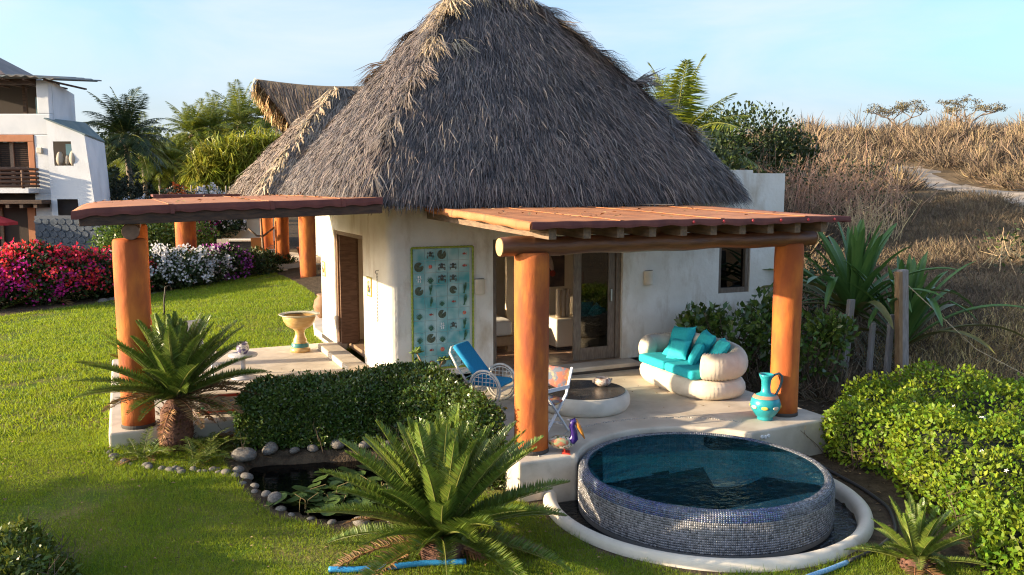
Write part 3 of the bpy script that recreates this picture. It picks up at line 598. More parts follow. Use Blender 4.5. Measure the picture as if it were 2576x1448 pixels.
# ---------------------------------------------------------------- tile mural
MW = (4.82, 13.39, 1.25)
mural = thing('tile_mural', 'tall turquoise pond mural of glazed tiles with green rope frame on the wall', 'mural', MW)
M_mt = mat('muraltile', (.06, .33, .34), .18, (.50, .62, .59), 3.2, spec=.7, edge=(.34, .72), det=2, isl=.12)
MOT = {'pad': (.045, .06, .04), 'plant': (.03, .085, .055), 'frog': (.05, .055, .045), 'fish': (.28, .07, .04), 'reed': (.035, .10, .06), 'drag': (.62, .6, .55), 'flower': (.45, .12, .06)}
def motif(k, b, rnd):
    if k == 'pad':
        n = 16; V = [(0, 0, .006)]; r = .085
        for i in range(n): a = .5+(2*math.pi-.55)*i/(n-1)+rnd; V.append((r*math.cos(a), r*math.sin(a), .004))
        b.add(V, [(0, i, i+1) for i in range(1, n)])
    elif k in ('plant', 'reed'):
        for i in range(7 if k == 'plant' else 5):
            a = R_(90+(i-3)*(20 if k == 'plant' else 9)+rnd*6); l = .085 if k == 'plant' else .14; c_ = (i-3)*.012; y = -.06
            p0 = Vector((c_*.4, y, .003)); p1 = p0+Vector((math.cos(a)*l*.55, math.sin(a)*l*.6, .004)); p2 = p1+Vector((math.cos(a)*l*.6+c_*.6, math.sin(a)*l*.5, 0)); s = Vector((.008, 0, 0))
            b.add([p0-s, p0+s, p1+s*1.1, p1-s*1.1, p2], [(0, 1, 2, 3), (3, 2, 4)])
        if k == 'reed': b.box((.02, .075, .006), (.016, .05, .008))
    elif k == 'frog':
        b.ell((0, 0, .002), (.032, .045, .014), 8, 5); b.ell((0, .045, .002), (.024, .022, .012), 8, 5)
        for sx in (-1, 1):
            b.tube([(sx*.02, .02, .005), (sx*.055, .045, .006), (sx*.06, .015, .004)], .007, 5); b.tube([(sx*.02, -.03, .005), (sx*.065, -.02, .006), (sx*.055, -.07, .004)], .009, 5)
    elif k == 'fish':
        b.ell((0, 0, .002), (.045, .026, .012), 10, 5); b.add([(.035, 0, .004), (.075, .035, .006), (.062, 0, .006), (.075, -.035, .006)], [(0, 3, 2), (0, 2, 1)])
        b.add([(-.005, .02, .004), (.02, .045, .005), (.02, .018, .004)], [(0, 2, 1)])
    elif k == 'drag':
        b.tube([(-.06, -.01, .006), (.06, .01, .006)], .006, 5)
        for s in (-1, 1):
            for d in (-.012, .03): b.add([(d, 0, .006), (d+.012, s*.055, .007), (d-.012, s*.075, .007), (d-.016, s*.03, .006)], [(0, 1, 2, 3)] if s > 0 else [(3, 2, 1, 0)])
    elif k == 'flower':
        for i in range(6):
            a = i*math.pi/3; b.ell((.025*math.cos(a), .025*math.sin(a), .004), (.02, .02, .009), 7, 4)
    return b
LAY = ["- frog pad - fish*", "pad flower frog frog fish", "drag plant frog frog -", "pad reed - pad reed", "- reed plant fish reed", "plant fish pad - flower", "- plant drag frog reed", "plant pad plant - reed", "- fish* flower drag -", "plant fish pad plant frog"]
Rx = Matrix.Rotation(R_(90), 4, 'X')
for r, row in enumerate(LAY):
    for c, k in enumerate(row.split()):
        cx = -.42+c*.2+.01; cz = .93-r*.2; g = .0028
        b = B().b2((cx-.1+g, -.012, cz-.1+g), (cx+.1-g, 0, cz+.1-g)); t_ = b.build('tile', M_mt, mural, bevel=.003, seg=1)
        if k != '-':
            kk = k.rstrip('*'); mb = motif(kk, B(), rng.uniform(-1, 1)); sc = rng.uniform(.85, 1.05)*{'pad': .92, 'plant': 1.3, 'fish': .75, 'frog': .95, 'reed': 1.1}.get(kk, .85)
            mb.V = [(cx+x*sc, -.0125-z*sc*1.4, cz+y*sc) for x, y, z in mb.V]
            mb.build('motif', mat('motif_'+kk, MOT[kk], .3, tuple(min(1, v*2.2) for v in MOT[kk]), 40, isl=.2), t_, smooth=kk in ('frog', 'fish', 'flower'))
B().b2((-.51, -.004, -.97), (.53, .006, 1.03)).build('grout', mat('mgrout', (.5, .55, .5), .8), mural)
rp = []; 
for (ax, az), (bx, bz) in (((-.53, 1.05), (.55, 1.05)), ((.55, 1.05), (.55, -.99)), ((.55, -.99), (-.53, -.99)), ((-.53, -.99), (-.53, 1.05))):
    b = B(); n = int(max(abs(bx-ax), abs(bz-az))/.03); rr = []
    b.tube([(ax+(bx-ax)*i/n, -.012, az+(bz-az)*i/n) for i in range(n+1)], [.015+.005*(i % 2) for i in range(n+1)], 7).build('frame_rope', mat('rope', (.22, .30, .03), .5, (.35, .40, .06), 20), mural, True)

# ---------------------------------------------------------------- wall lamps and plaques
def sconce(x, lab):
    o = thing('wall_lamp', lab, 'wall lamp', (x, 13.398, 1.48)); n = 14; V = []; 
    b = B(); pts = [(.10*math.cos(a), -.085*math.sin(a)) for a in np.linspace(0, math.pi, n)]
    b.prism([(p[0], p[1]) for p in pts][::-1], 0, .26).build('shade', mat('sconce', (.66, .56, .42), .8, (.72, .62, .48), 8, .2, 30), o, bevel=.012)
    B().prism([(p[0]*.86, p[1]*.8-.004) for p in pts][::-1], .262, .266).build('opening', mat('sconce_inner_shadow', (.12, .09, .06), .9), o)  # dark cap: the shadow inside the lamp's open top, put into colour
sconce(5.49, 'half round clay wall lamp beside the tile mural'); sconce(8.9, 'half round clay wall lamp on the white wall above the sofa')
def plaque(y, z, s, lab):
    o = thing('wall_plaque', lab, 'plaque', (3.898, y, z)); b = B()
    for lo, hi in (((-.022, -s, -s*1.25), (0, s, -s*1.05)), ((-.022, -s, s*1.05), (0, s, s*1.25)), ((-.022, -s, -s*1.05), (0, -s*.8, s*1.05)), ((-.022, s*.8, -s*1.05), (0, s, s*1.05))): b.b2(lo, hi)
    b.build('frame', mat('plaquey', (.50, .36, .06), .45, (.62, .5, .12), 20), o, bevel=.006); B().b2((-.014, -s*.8, -s*1.05), (-.002, s*.8, s*1.05)).build('face', mat('plaquew', (.7, .68, .58), .35), o)
    cl = [(.05, .08, .25), (.5, .15, .05), (.05, .2, .1), (.45, .3, .05)]
    for i in range(16):
        a = rng.uniform(0, 6); q = B().tube([(-.018, s*.7*math.cos(a+j*.5)*(.3+.6*((i*7) % 5)/5), s*.9*math.sin(a+j*.5)*(.3+.6*((i*3) % 7)/7)) for j in range(5)], .009, 5)
        q.build('scroll', mat('plq%d' % (i % 4), cl[i % 4], .35), o)
plaque(18.25, 1.55, .13, 'small painted ceramic plaque at the far end of the sunlit wall'); plaque(14.55, 1.56, .14, 'painted ceramic plaque with yellow frame between doorway and corner')
ch = thing('hanging_chain', 'thin iron chain hanging from a hook on the sunlit corner wall', 'chain', (3.87, 13.98, 1.84))
b = B()
for i in range(30): b.tube([(0, .012*math.cos(a), -i*.028+.017*math.sin(a)) if i % 2 else (.012*math.cos(a), 0, -i*.028+.017*math.sin(a)) for a in np.linspace(0, 2*math.pi, 7)[:-1]], .004, 4, closed=True)
b.build('links', mat('iron', (.05, .045, .035), .6, metal=.5), ch); B().tube([(.03, 0, .05), (-.02, 0, .05), (-.03, 0, .02), (-.01, 0, 0)], .007, 6).build('hook', mat('iron', (.05, .045, .035)), ch)

# ---------------------------------------------------------------- inside the room
M_white = mat('linen', (.74, .71, .66), .9, (.66, .63, .58), 3, .3, 12)
bed = thing('bed', 'white bed with wooden frame seen through the open front door', 'bed', (6.1, 16.0, .12))
B().b2((-1.0, -1.15, .12), (.75, 1.1, .3)).build('frame', mat('bedwood', (.38, .24, .13), .6, (.45, .3, .17), 6), bed, bevel=.015)
B().b2((-.97, -1.1, .3), (.72, 1.08, .62)).build('mattress', M_white, bed, bevel=.08, seg=4)
for x in (-.9, .65):
    for y in (-1.05, 1.0): B().b2((x-.05, y-.05, 0), (x+.05, y+.05, .12)).build('leg', mat('bedwood', (.3, .2, .1)), bed)
for i, y in enumerate((-.1, .65)): B().ell((.3, y, .72), (.2, .36, .13), 16, 10).build('pillow', M_white, bed, True)
B().b2((-.9, -1.0, .622), (.3, .3, .64)).build('throw', mat('throw', (.55, .38, .2), .9, (.35, .2, .1), 14), bed, bevel=.008)
B().tube([(-.35, .9, 2.7), (.25, -.2, 1.2), (.3, -.4, .8)], [.02, .09, .14], 10).build('canopy_drape', M_white, bed, True)
ct = thing('counter', 'stepped white masonry counter inside the open front door', 'counter', (8.0, 14.9, .12))
b = B(); b.b2((-.42, -.35, .06), (.55, .35, .62)); b.b2((.1, -.35, .62), (.55, .35, 1.0)); b.build('body', M_int, ct, bevel=.03, seg=3)
B().b2((-.40, -.34, 0), (.54, .34, .06)).build('plinth', mat('skirt', (.05, .04, .035)), ct)
def lathe_thing(name, lab, cat, loc, prof, m, n=20): 
    o = B().lathe(prof, n).build(name, m, None, True); o.location = loc; return tag(o, lab, cat)
for i, x in enumerate((7.72, 7.84, 7.95)):
    lathe_thing('candle_column', ['tall pale wooden column on the counter, leftmost of three', 'tall pale wooden column on the counter, middle of three', 'tall pale wooden column on the counter, rightmost of three'][i], 'column', (x, 14.75+.03*i, .741), [(.05, 0), (.055, .03), (.05, .1), (.052, .5), (.045, .56), (0, .56)], mat('palecol', (.50, .38, .26), .7, (.6, .48, .34), 9, st=(4, 4, 1)), 12)
lathe_thing('glass_votive', 'small gold votive glass on the lower counter shelf', 'candle holder', (8.02, 14.62, .741), [(.03, 0), (.032, .02), (.038, .16), (.034, .16), (.03, .03)], mat('gold', (.6, .38, .08), .3, metal=.6), 14)
lathe_thing('bottle_vase', 'red orange bottle vase with slender neck on the counter', 'vase', (8.3, 14.8, 1.121), [(.05, 0), (.06, .01), (.1, .06), (.105, .11), (.08, .17), (.03, .24), (.018, .3), (.02, .38), (.014, .46), (.022, .5), (.012, .5)], mat('redvase', (.45, .09, .02), .2, (.25, .03, .02), 14, spec=.7), 20)
pt = thing('flower_painting', 'dark painting of white lilies and red blooms on the back wall', 'painting', (7.9, 15.55, 1.25))
B().b2((-.38, 0, 0), (.38, .03, 1.2)).build('canvas', mat('canvas', (.06, .045, .05), .7, (.13, .09, .07), 5), pt)
for i, (x, z, a) in enumerate(((-.18, .75, .5), (.05, .5, -.3), (-.1, .25, .2), (.18, .8, -.5))):
    M4 = Matrix.Rotation(a, 4, 'Y'); B().ell((x, -.006, z), (.06, .012, .19), 10, 6, M4).build('lily', mat('lilyw', (.6, .52, .48), .7, (.45, .3, .28), 8), pt, True)
for x, z, r in ((-.2, .45, .08), (.1, .28, .07), (.05, .95, .06), (-.3, .2, .05)): B().ell((x, -.006, z), (r, .012, r), 9, 5).build('red_bloom', mat('redb', (.42, .06, .03), .6, (.25, .03, .02), 20), pt, True)
B().b2((7.0, 15.6, .12), (9.59, 15.7, 3.1)).build('inner_wall', M_int, house, w=H)

# ---------------------------------------------------------------- bird bath
bb = thing('bird_bath', 'yellow glazed ceramic pedestal bird bath with teal band by the doorway', 'bird bath', (3.15, 17.2, 0))
M_yel = mat('yglaze', (.50, .30, .10), .3, (.60, .40, .17), 7, spec=.6, st=(1, 1, 4))
B().lathe([(.19, 0), (.2, .02), (.195, .07), (.17, .10)], 32).build('foot', M_yel, bb, True); B().lathe([(.171, .1), (.172, .16), (.155, .18)], 32, caps=False).build('teal_band', mat('tealband', (.06, .22, .22), .3), bb, True)
B().lathe([(.155, .18), (.13, .21), (.135, .25), (.11, .29), (.09, .36), (.095, .42), (.14, .47)], 32, caps=False).build('stem', M_yel, bb, True)
B().lathe([(.14, .47), (.17, .48), (.25, .53), (.31, .62), (.335, .72), (.33, .73), (.30, .65), (.24, .58), (.1, .55), (.001, .545)], 40, caps=False).build('bowl', M_yel, bb, True)
B().lathe([(.325, .725), (.40, .755), (.405, .765), (.39, .772), (.325, .745)], 40, caps=False).build('rim', mat('rimg', (.42, .42, .33), .3, (.5, .45, .3), 6), bb, True)
for a in (R_(-60), R_(-150), R_(30), R_(120)):
    M4 = Matrix.Rotation(a, 4, 'Z'); o = B().ell((0, 0, 0), (.015, .08, .075), 12, 6).build('leaf_dot', mat('dot', (.62, .42, .06), .3), bb, True); o.location = (.285*math.cos(a), .285*math.sin(a), .625); o.rotation_euler = (0, .35, a)

# ---------------------------------------------------------------- sofa
SX, SY = 8.45, 11.42
sofa = thing('rattan_sofa', 'cream woven rattan sofa with rolled arms facing the pool terrace', 'sofa', (SX, SY, 0), R_(88))
M_rat = mat('rattan', (.70, .62, .50), .75, (.60, .52, .41), 5, .2, 60, bdist=.006)
def sup(a, A_, B_, n=2.8):
    c, s = math.cos(a), math.sin(a); return (A_*math.copysign(abs(c)**(2/n), c), B_*math.copysign(abs(s)**(2/n), s))
def loft(rows, n, A_, B_, ridge=.0, e=2.8, k=0):
    V = []; F = []
    for sc, z in rows:
        for i in range(n):
            x, y = sup(2*math.pi*i/n, A_*sc+ridge*(i % 2), B_*sc+ridge*(i % 2), e); V.append((x, y, z))
    m = len(rows)
    for j in range(m-1):
        for i in range(n): F.append((j*n+i, j*n+(i+1) % n, (j+1)*n+(i+1) % n, (j+1)*n+i))
    F += [tuple(range(n))[::-1], tuple(range((m-1)*n, m*n))]; return B().add(V, F)
loft([(.86, .0), (.93, .03), (.985, .09), (1.0, .16), (.985, .23), (.94, .285), (.88, .31)], 130, 1.08, .57, .014).build('base', M_rat, sofa, True)
pts = []; rr = []
for a in np.linspace(R_(-38), R_(218), 110):
    x, y = sup(a, .98, .48, 2.6); pts.append((x, -y, .53+.06*max(0, math.sin(a))))
    rr.append((.139 if len(rr) % 2 else .154))
B().tube(pts, rr, 18, flat=1.42).build('arms_and_back', M_rat, sofa, True)
M_teal = mat('tealfab', (.012, .36, .43), .85, (.02, .42, .49), 30, .2, 200, bdist=.002)
M_teal2 = mat('tealfab2', (.03, .48, .52), .85, (.04, .54, .58), 30, .2, 200, bdist=.002)
M_blue = mat('bluefab', (.01, .22, .42), .85, (.015, .26, .48), 30, .2, 200, bdist=.002)
def to_world(o, x, y, z): 
    c, s = math.cos(o.rotation_euler.z), math.sin(o.rotation_euler.z); return (o.location.x+x*c-y*s, o.location.y+x*s+y*c, o.location.z+z)
for i, (x0_, x1_) in enumerate(((-.80, -.005), (.005, .80))):
    o = B().b2((x0_, -.30, 0), (x1_, .53, .15)).build('seat_cushion', M_teal, None, bevel=.055, seg=4); o.location = to_world(sofa, 0, 0, .312); o.rotation_euler = (0, 0, R_(88)); sharp(o, 60)
    tag(o, 'turquoise seat cushion on the %s half of the rattan sofa' % ('pool side' if i == 0 else 'house side'), 'cushion', 'sofa seat cushions')
def pillow_mesh(m, s=.23, th=.085, n=12, nm='pillow'):
    V = []; F = []
    for sg in (1, -1):
        for j in range(n+1):
            for i in range(n+1):
                u, v = 2*i/n-1, 2*j/n-1; k = (1-u**4)*(1-v**4); pin = 1-.10*(1-u*u)*abs(v)**3-.0; pin2 = 1-.10*(1-v*v)*abs(u)**3
                V.append((u*s*pin2, v*s*pin, sg*th*k**.55+.004*math.sin(9*u+5*v)))
    q = (n+1)**2
    for h in (0, 1):
        for j in range(n):
            for i in range(n):
                a = h*q+j*(n+1)+i; f = (a, a+1, a+n+2, a+n+1); F.append(f if h == 0 else f[::-1])
    return mesh(nm, V, F, m, True)
PIL = [(.62, -.22, .66, 62, 8, .27, M_teal, 'large turquoise pillow leaning at the house end of the sofa back'), (.02, -.26, .68, 60, -14, .25, M_teal, 'turquoise pillow leaning against the middle of the sofa back'), (-.50, -.18, .66, 55, -28, .25, M_teal2, 'pale turquoise pillow leaning in the pool side corner of the sofa'),
       (.42, .0, .57, 40, 14, .2, M_teal, 'turquoise pillow half hidden behind the small front pillow'), (.18, .12, .60, 50, 22, .19, M_teal2, 'small pale turquoise pillow standing in front of the others'), (-.24, .06, .60, 62, -34, .21, M_teal, 'turquoise pillow standing edge on between front and corner pillows')]
for x, y, z, tilt, yaw, s, m, lab in PIL:
    o = link('pillow', pillow_mesh(m, s, s*.36), None, to_world(sofa, x, y, z)); o.rotation_euler = Euler((R_(tilt)*1, 0, 0)).to_matrix().to_4x4().to_euler()
    o.rotation_euler = (Matrix.Rotation(R_(88+180+yaw), 4, 'Z') @ Matrix.Rotation(R_(tilt), 4, 'X') @ Matrix.Rotation(R_(random.uniform(-12, 12)), 4, 'Z')).to_euler(); tag(o, lab, 'pillow', 'sofa pillows')
# coffee table and bowl
tb = thing('coffee_table', 'low round cream rattan coffee table with dark glass top', 'table', (6.2, 11.0, 0))
loft([(.9, .0), (.94, .02), (.99, .08), (1.0, .14), (.99, .2), (.95, .25), (.93, .262)], 160, .69, .69, .003, 2.).build('body', mat('tabler', (.56, .52, .44), .7, (.64, .6, .52), 5), tb, True)
B().lathe([(.62, .263), (.625, .272), (.62, .276), (.001, .276)], 60).build('top', mat('tabtop', (.055, .05, .045), .25, (.09, .08, .07), 4, spec=.6), tb)
bo = thing('ceramic_bowl', 'painted ceramic bowl with dark opening on the coffee table', 'bowl', (6.55, 11.05, .2765))
B().lathe([(.05, 0), (.09, .015), (.135, .06), (.14, .085), (.11, .125), (.085, .135), (.08, .125), (.1, .08), (.001, .02)], 30, caps=True).build('body', mat('bowlp', (.6, .5, .42), .35, (.3, .2, .16), 26, edge=(.45, .55)), bo, True)
for sg in (-1, 1): B().tube([(sg*.13, 0, .09), (sg*.17, 0, .10), (sg*.165, 0, .075), (sg*.135, 0, .07)], .01, 6).build('handle', mat('bowlh', (.5, .4, .32), .4), bo, True)
# jug
jg = thing('ceramic_jug', 'tall turquoise ceramic jug with looped handle beside the right orange pillar', 'jug', (8.22, 9.33, 0), R_(-15))
M_jug = mat('jugt', (.012, .25, .30), .3, (.03, .33, .36), 5, spec=.5)
B().lathe([(.10, 0), (.115, .012), (.10, .03), (.14, .07), (.20, .16), (.213, .23), (.195, .30), (.14, .36), (.085, .385), (.068, .41), (.062, .48), (.068, .56), (.095, .63), (.105, .66), (.095, .655), (.06, .56), (.055, .45)], 36).build('body', M_jug, jg, True)
B().lathe([(.183, .322), (.165, .347), (.145, .363)], 36, caps=False).build('clay_band', mat('clayb', (.45, .24, .16), .6), jg, True).scale = (1.012, 1.012, 1.002)
B().add([(.085, -.04, .655), (.085, .04, .655), (.15, .0, .645), (.09, 0, .60)], [(0, 2, 1), (0, 3, 2), (1, 2, 3)]).build('spout', M_jug, jg)
B().tube([(.08, 0, .61), (.13, 0, .645), (.19, 0, .66), (.235, 0, .62), (.24, 0, .55), (.21, 0, .46), (.165, 0, .37), (.15, 0, .34)], [.02, .018, .018, .018, .018, .017, .018, .024], 10).build('handle', mat('jugh', (.08, .17, .19), .35, (.03, .08, .1), 10), jg, True)
for i in range(8):
    a = i*math.pi/4+.3; o = B().ell((0, 0, 0), (.012, .05, .027), 14, 6).build('spot', mat('spoty', (.65, .45, .08), .4) if i % 2 else mat('spotw', (.66, .5, .36), .4), jg, True); o.location = (.208*math.cos(a), .208*math.sin(a), .205); o.rotation_euler = (0, -.05, a)
# pelican
pl = thing('pelican_figure', 'painted ceramic pelican with purple neck and orange beak by the front pillar', 'figurine', (4.86, 9.17, 0), R_(-27))
M_pel = mat('pelbody', (.66, .58, .48), .3, (.12, .16, .05), 30, edge=(.5, .56), spec=.6)
M_pur = mat('pelneck', (.035, .015, .12), .2, (.06, .03, .2), 6, spec=.6)
b = B().ell((0, 0, .13), (.17, .085, .085), 18, 10); b.V = [(x, y*(1-.5*max(0, -x-.02)/.17), z+.35*max(0, -x-.05)*0+.10*max(0, -(x+.05))) for x, y, z in b.V]; b.build('body', M_pel, pl, True)
for sg in (-1, 1): B().ell((-.02, sg*.062, .15), (.12, .032, .058), 14, 8).build('wing', mat('pelwing', (.35, .38, .2), .3, (.6, .2, .12), 30, edge=(.45, .55)), pl, True)
B().tube([(.09, 0, .13), (.155, 0, .19), (.15, 0, .27), (.125, 0, .34), (.14, 0, .40), (.175, 0, .42)], [.065, .055, .042, .036, .042, .03], 12).build('neck', M_pur, pl, True)
b = B().tube([(.165, 0, .42), (.21, 0, .34), (.25, 0, .255), (.285, 0, .18)], [.024, .028, .022, .006], 10); b.build('beak', mat('beak', (.65, .22, .03), .25, (.72, .32, .06), 5, spec=.6), pl, True)
B().tube([(.10, 0, .405), (.08, 0, .425), (.06, 0, .42)], [.014, .01, .002], 6).build('crest', mat('pelw', (.6, .5, .5), .3), pl, True)
for sg in (-1, 1):
    B().tube([(.03, sg*.04, .07), (.04, sg*.045, .02)], .012, 6).build('leg', mat('pelred', (.5, .04, .02), .3), pl)
    B().add([(.0, sg*.045-.02, 0), (.0, sg*.045+.02, 0), (.11, sg*.045+.045, 0), (.11, sg*.045-.045, 0), (.02, sg*.045-.012, .025), (.02, sg*.045+.012, .025), (.1, sg*.045+.03, .01), (.1, sg*.045-.03, .01)], [(0, 1, 2, 3)[::-1], (4, 5, 6, 7), (0, 1, 5, 4), (1, 2, 6, 5), (2, 3, 7, 6), (3, 0, 4, 7)]).build('foot', mat('pelred', (.5, .04, .02)), pl)

# ---------------------------------------------------------------- white folding chair with painted cloth
fc = thing('folding_chair', 'white wooden folding chair with painted fabric behind the front pillar', 'chair', (5.06, 10.1, 0), R_(205))
M_wp = mat('whitepaint', (.68, .70, .74), .5, (.6, .62, .66), 12)
def stick(p, q, w_, d_, nm, m, par):
    p, q = Vector(p), Vector(q); L_ = (q-p).length; rot = (q-p).to_track_quat('Z', 'Y').to_matrix().to_4x4(); Mx = Matrix.Translation((p+q)/2) @ rot
    return B().box((0, 0, 0), (w_, d_, L_), Mx).build(nm, m, par, bevel=.004, seg=1)
for sy in (-.24, .24):
    stick((-.26, sy, 0), (.27, sy, .62), .04, .022, 'leg', M_wp, fc); stick((.26, sy*.92, 0), (-.22, sy*.92, .50), .04, .022, 'leg', M_wp, fc); stick((-.22, sy*.92, .48), (-.36, sy*.92, .86), .036, .022, 'back_post', M_wp, fc)
    stick((-.27, sy, .61), (.29, sy, .63), .022, .05, 'arm_rest', M_wp, fc)
for x, z in ((-.17, .11), (.17, .12), (.2, .42)): stick((x, -.23, z), (x, .23, z), .02, .03, 'stretcher', M_wp, fc)
M_cloth = mat('paintcloth', (.28, .10, .07), .9, (.10, .12, .16), 9, edge=(.45, .55), stain=((.6, .45, .1), 7, .9, (1, 1, 1)))
V = []; F = []
for i in range(9):
    t_ = i/8; x = -.20+.42*t_; z = .45-.05*math.sin(math.pi*t_)
    for y in (-.225, .225): V.append((x, y, z))
for i in range(8): F.append((2*i, 2*i+1, 2*i+3, 2*i+2))
o = link('seat', mesh('seat', V, F, M_cloth, True), fc); o.modifiers.new('s', 'SOLIDIFY').thickness = .012
V = []; F = []
for i in range(7):
    t_ = i/6
    for y in (-.22, 0, .22): V.append((-.255-.10*t_-(.03 if y == 0 else 0), y, .56+.27*t_))
for i in range(6):
    for j in (0, 1): F.append((3*i+j, 3*i+j+1, 3*i+j+4, 3*i+j+3))
o = link('backrest', mesh('backrest', V, F, M_cloth, True), fc); o.modifiers.new('s', 'SOLIDIFY').thickness = .012

# ---------------------------------------------------------------- rattan lounge chair
lc = thing('rattan_lounge_chair', 'white rattan lounge chair with blue cushion between hedge and front door', 'lounge chair', (4.98, 11.85, 0), R_(-50)); lc.scale = (.86,)*3
M_rw = mat('rattanwhite', (.66, .62, .55), .6, (.55, .5, .42), 14)
for sy in (-.33, .33):
    ring = [(.12+.30*math.cos(a), sy, .33+.32*math.sin(a)) for a in np.linspace(0, 2*math.pi, 33)[:-1]]
    hp = B().tube(ring, .022, 8, closed=True).build('arm_hoop', M_rw, lc, True)
    ring2 = [(.12+.255*math.cos(a), sy, .33+.275*math.sin(a)) for a in np.linspace(0, 2*math.pi, 33)[:-1]]; B().tube(ring2, .012, 6, closed=True).build('inner_hoop', M_rw, hp, True)
    for k in range(6):
        x = -.08+k*.075; h = .27*math.sqrt(max(.05, 1-((x-.12+.02)/.27)**2)); B().tube([(x, sy, .33), (x+.01, sy, .33+h)], .007, 5).build('spindle', M_rw, hp)
    for k in range(3): z = .38+k*.07; B().tube([(-.12, sy, z), (.34, sy, z)], .006, 5).build('weave', M_rw, hp)
B().tube([(-.18, -.33, .33), (-.18, .33, .33)], .02, 6).build('cross_rail', M_rw, lc); B().tube([(.40, -.33, .30), (.40, .33, .30)], .02, 6).build('cross_rail', M_rw, lc)
fr_ = [(-.16, -.28, .30), (-.42, -.29, .62), (-.60, -.27, .90), (-.64, -.15, .97), (-.64, .15, .97), (-.60, .27, .90), (-.42, .29, .62), (-.16, .28, .30)]
bk = B().tube(fr_, .024, 8).build('back_frame', M_rw, lc, True)
for k in range(9):
    f = (k+.5)/9; B().tube([(-.17-.45*f, -.27, .31+.6*f), (-.17-.45*f, .27, .31+.6*f)], .01, 5).build('back_slat', M_rw, bk)
def cushion(lo, hi, Mx, m, nm, par):
    b = B().b2(lo, hi); o = b.build(nm, m, par, bevel=.05, seg=4); o.matrix_local = Mx; return sharp(o, 60)
bc = cushion((-.26, -.26, 0), (.40, .26, .10), Matrix.Translation((0, 0, .35)), M_blue, 'seat_cushion', lc)
cushion((0, -.25, -.10), (.74, .25, 0), Matrix.Translation((-.10, 0, .44)) @ Matrix.Rotation(R_(-131), 4, 'Y'), M_blue, 'back_cushion', lc)
# ---------------------------------------------------------------- left terrace things
pb = thing('painted_planter', 'low cream planter box with red bands behind the left cycad', 'planter', (1.35, 13.0, 0), R_(-6))
B().b2((-.45, -.16, 0), (.45, .16, .30)).build('box', mat('planterc', (.6, .52, .4), .5, (.5, .4, .3), 9), pb, bevel=.015)
for z in (.02, .25): B().b2((-.455, -.166, z), (.455, .166, z+.035)).build('red_band', mat('redband', (.5, .06, .03), .45), pb, bevel=.004)
for i in range(7):
    for j in range(3):
        a = i*1.9+j*2.1; B().ell((-.38+i*.127+.03*math.cos(a), -.163, .14+.04*math.sin(a)), (.026, .008, .022), 8, 5).build('painted_flower', [mat('pf0', (.5, .08, .05)), mat('pf1', (.06, .12, .3)), mat('pf2', (.08, .25, .1))][(i+j) % 3], pb, True)
wc = thing('white_chair', 'white high backed chair mostly hidden behind the left cycad fronds', 'chair', (1.05, 15.4, 0), R_(20))
B().b2((-.24, -.22, .40), (.24, .24, .45)).build('seat', M_wp, wc, bevel=.01); B().b2((-.24, .2, .45), (.24, .24, 1.0)).build('backrest', M_wp, wc, bevel=.02)
for x in (-.2, .2):
    for y in (-.19, .2): B().b2((x-.02, y-.02, 0), (x+.02, y+.02, .4)).build('leg', M_wp, wc)
st_ = thing('round_side_table', 'small round grey table on the left terrace beside the cycad', 'table', (1.8, 15.2, 0))
B().lathe([(.24, .38), (.25, .4), (.24, .42), (.001, .42)], 30).build('top', mat('gtable', (.4, .4, .42), .4), st_, True); B().lathe([(.22, 0), (.2, .02), (.04, .05), (.04, .38)], 20).build('pedestal', mat('gtable', (.4, .4, .42)), st_, True)
cb = lathe_thing('talavera_pot', 'small patterned blue and white pot on the round side table', 'pot', (1.8, 15.2, .421), [(.06, 0), (.1, .05), (.11, .12), (.08, .18), (.09, .2), (.07, .2), (.06, .1)], mat('talav', (.55, .52, .48), .3, (.12, .1, .2), 18, edge=(.47, .53)), 20)
uc = lathe_thing('clay_urn', 'round brown clay urn on the path behind the house wall', 'urn', (4.55, 21.5, .0), [(.12, 0), (.2, .1), (.26, .28), (.22, .45), (.14, .54), (.17, .6), (.13, .6)], mat('clay', (.25, .13, .07), .7, (.32, .18, .1), 5), 24)
ik = thing('iron_stake', 'thin dark iron stake standing beside the left orange pillar', 'stake', (.5, 13.3, 0)); B().tube([(0, 0, 0), (0, 0, 1.6), (.03, 0, 1.85), (.09, 0, 1.88), (.11, 0, 1.8)], .012, 6).build('rod', mat('iron', (.05, .045, .035)), ik, True); B().lathe([(.12, .001), (.12, .012), (.02, .02)], 14).build('base', mat('iron', (.05, .045, .035)), ik)
# hoses
def hose(name, P, r, m, lab):
    P = np.array(P, float); t_ = np.linspace(0, len(P)-1, len(P)*8); q = np.stack([np.interp(t_, range(len(P)), P[:, i]) for i in (0, 1)], 1)
    for _ in range(6): q[1:-1] = (q[:-2]+q[1:-1]*2+q[2:])/4
    z = gz(q[:, 0], q[:, 1])+r+.005
    o = B().tube([(x, y, zz) for (x, y), zz in zip(q, z)], r, 10).build(name, m, None, True); return tag(o, lab, 'hose')
hose('garden_hose', [(8.62, 8.9), (8.45, 8.3), (8.32, 7.6), (8.1, 7.0), (7.6, 6.45), (7.0, 6.2), (6.55, 6.12)], .022, mat('blackhose', (.03, .03, .033), .5), 'black garden hose curving along the soil beside the pool ring')
hs = hose('ribbed_hose', [(6.5, 6.1), (6.2, 6.05), (5.9, 6.02), (5.5, 5.92), (5.0, 5.75), (4.2, 5.4)], .026, mat('bluehose', (.10, .30, .50), .45, (.3, .45, .6), 60), 'pale blue ribbed hose on the grass below the pool ring')
hose('blue_hose', [(1.7, 8.1), (1.95, 7.98), (2.3, 7.9), (2.6, 7.85), (3.0, 7.7)], .03, mat('bluehose2', (.02, .20, .45), .4, (.05, .3, .6), 70), 'bright blue ribbed hose lying in front of the large cycad')
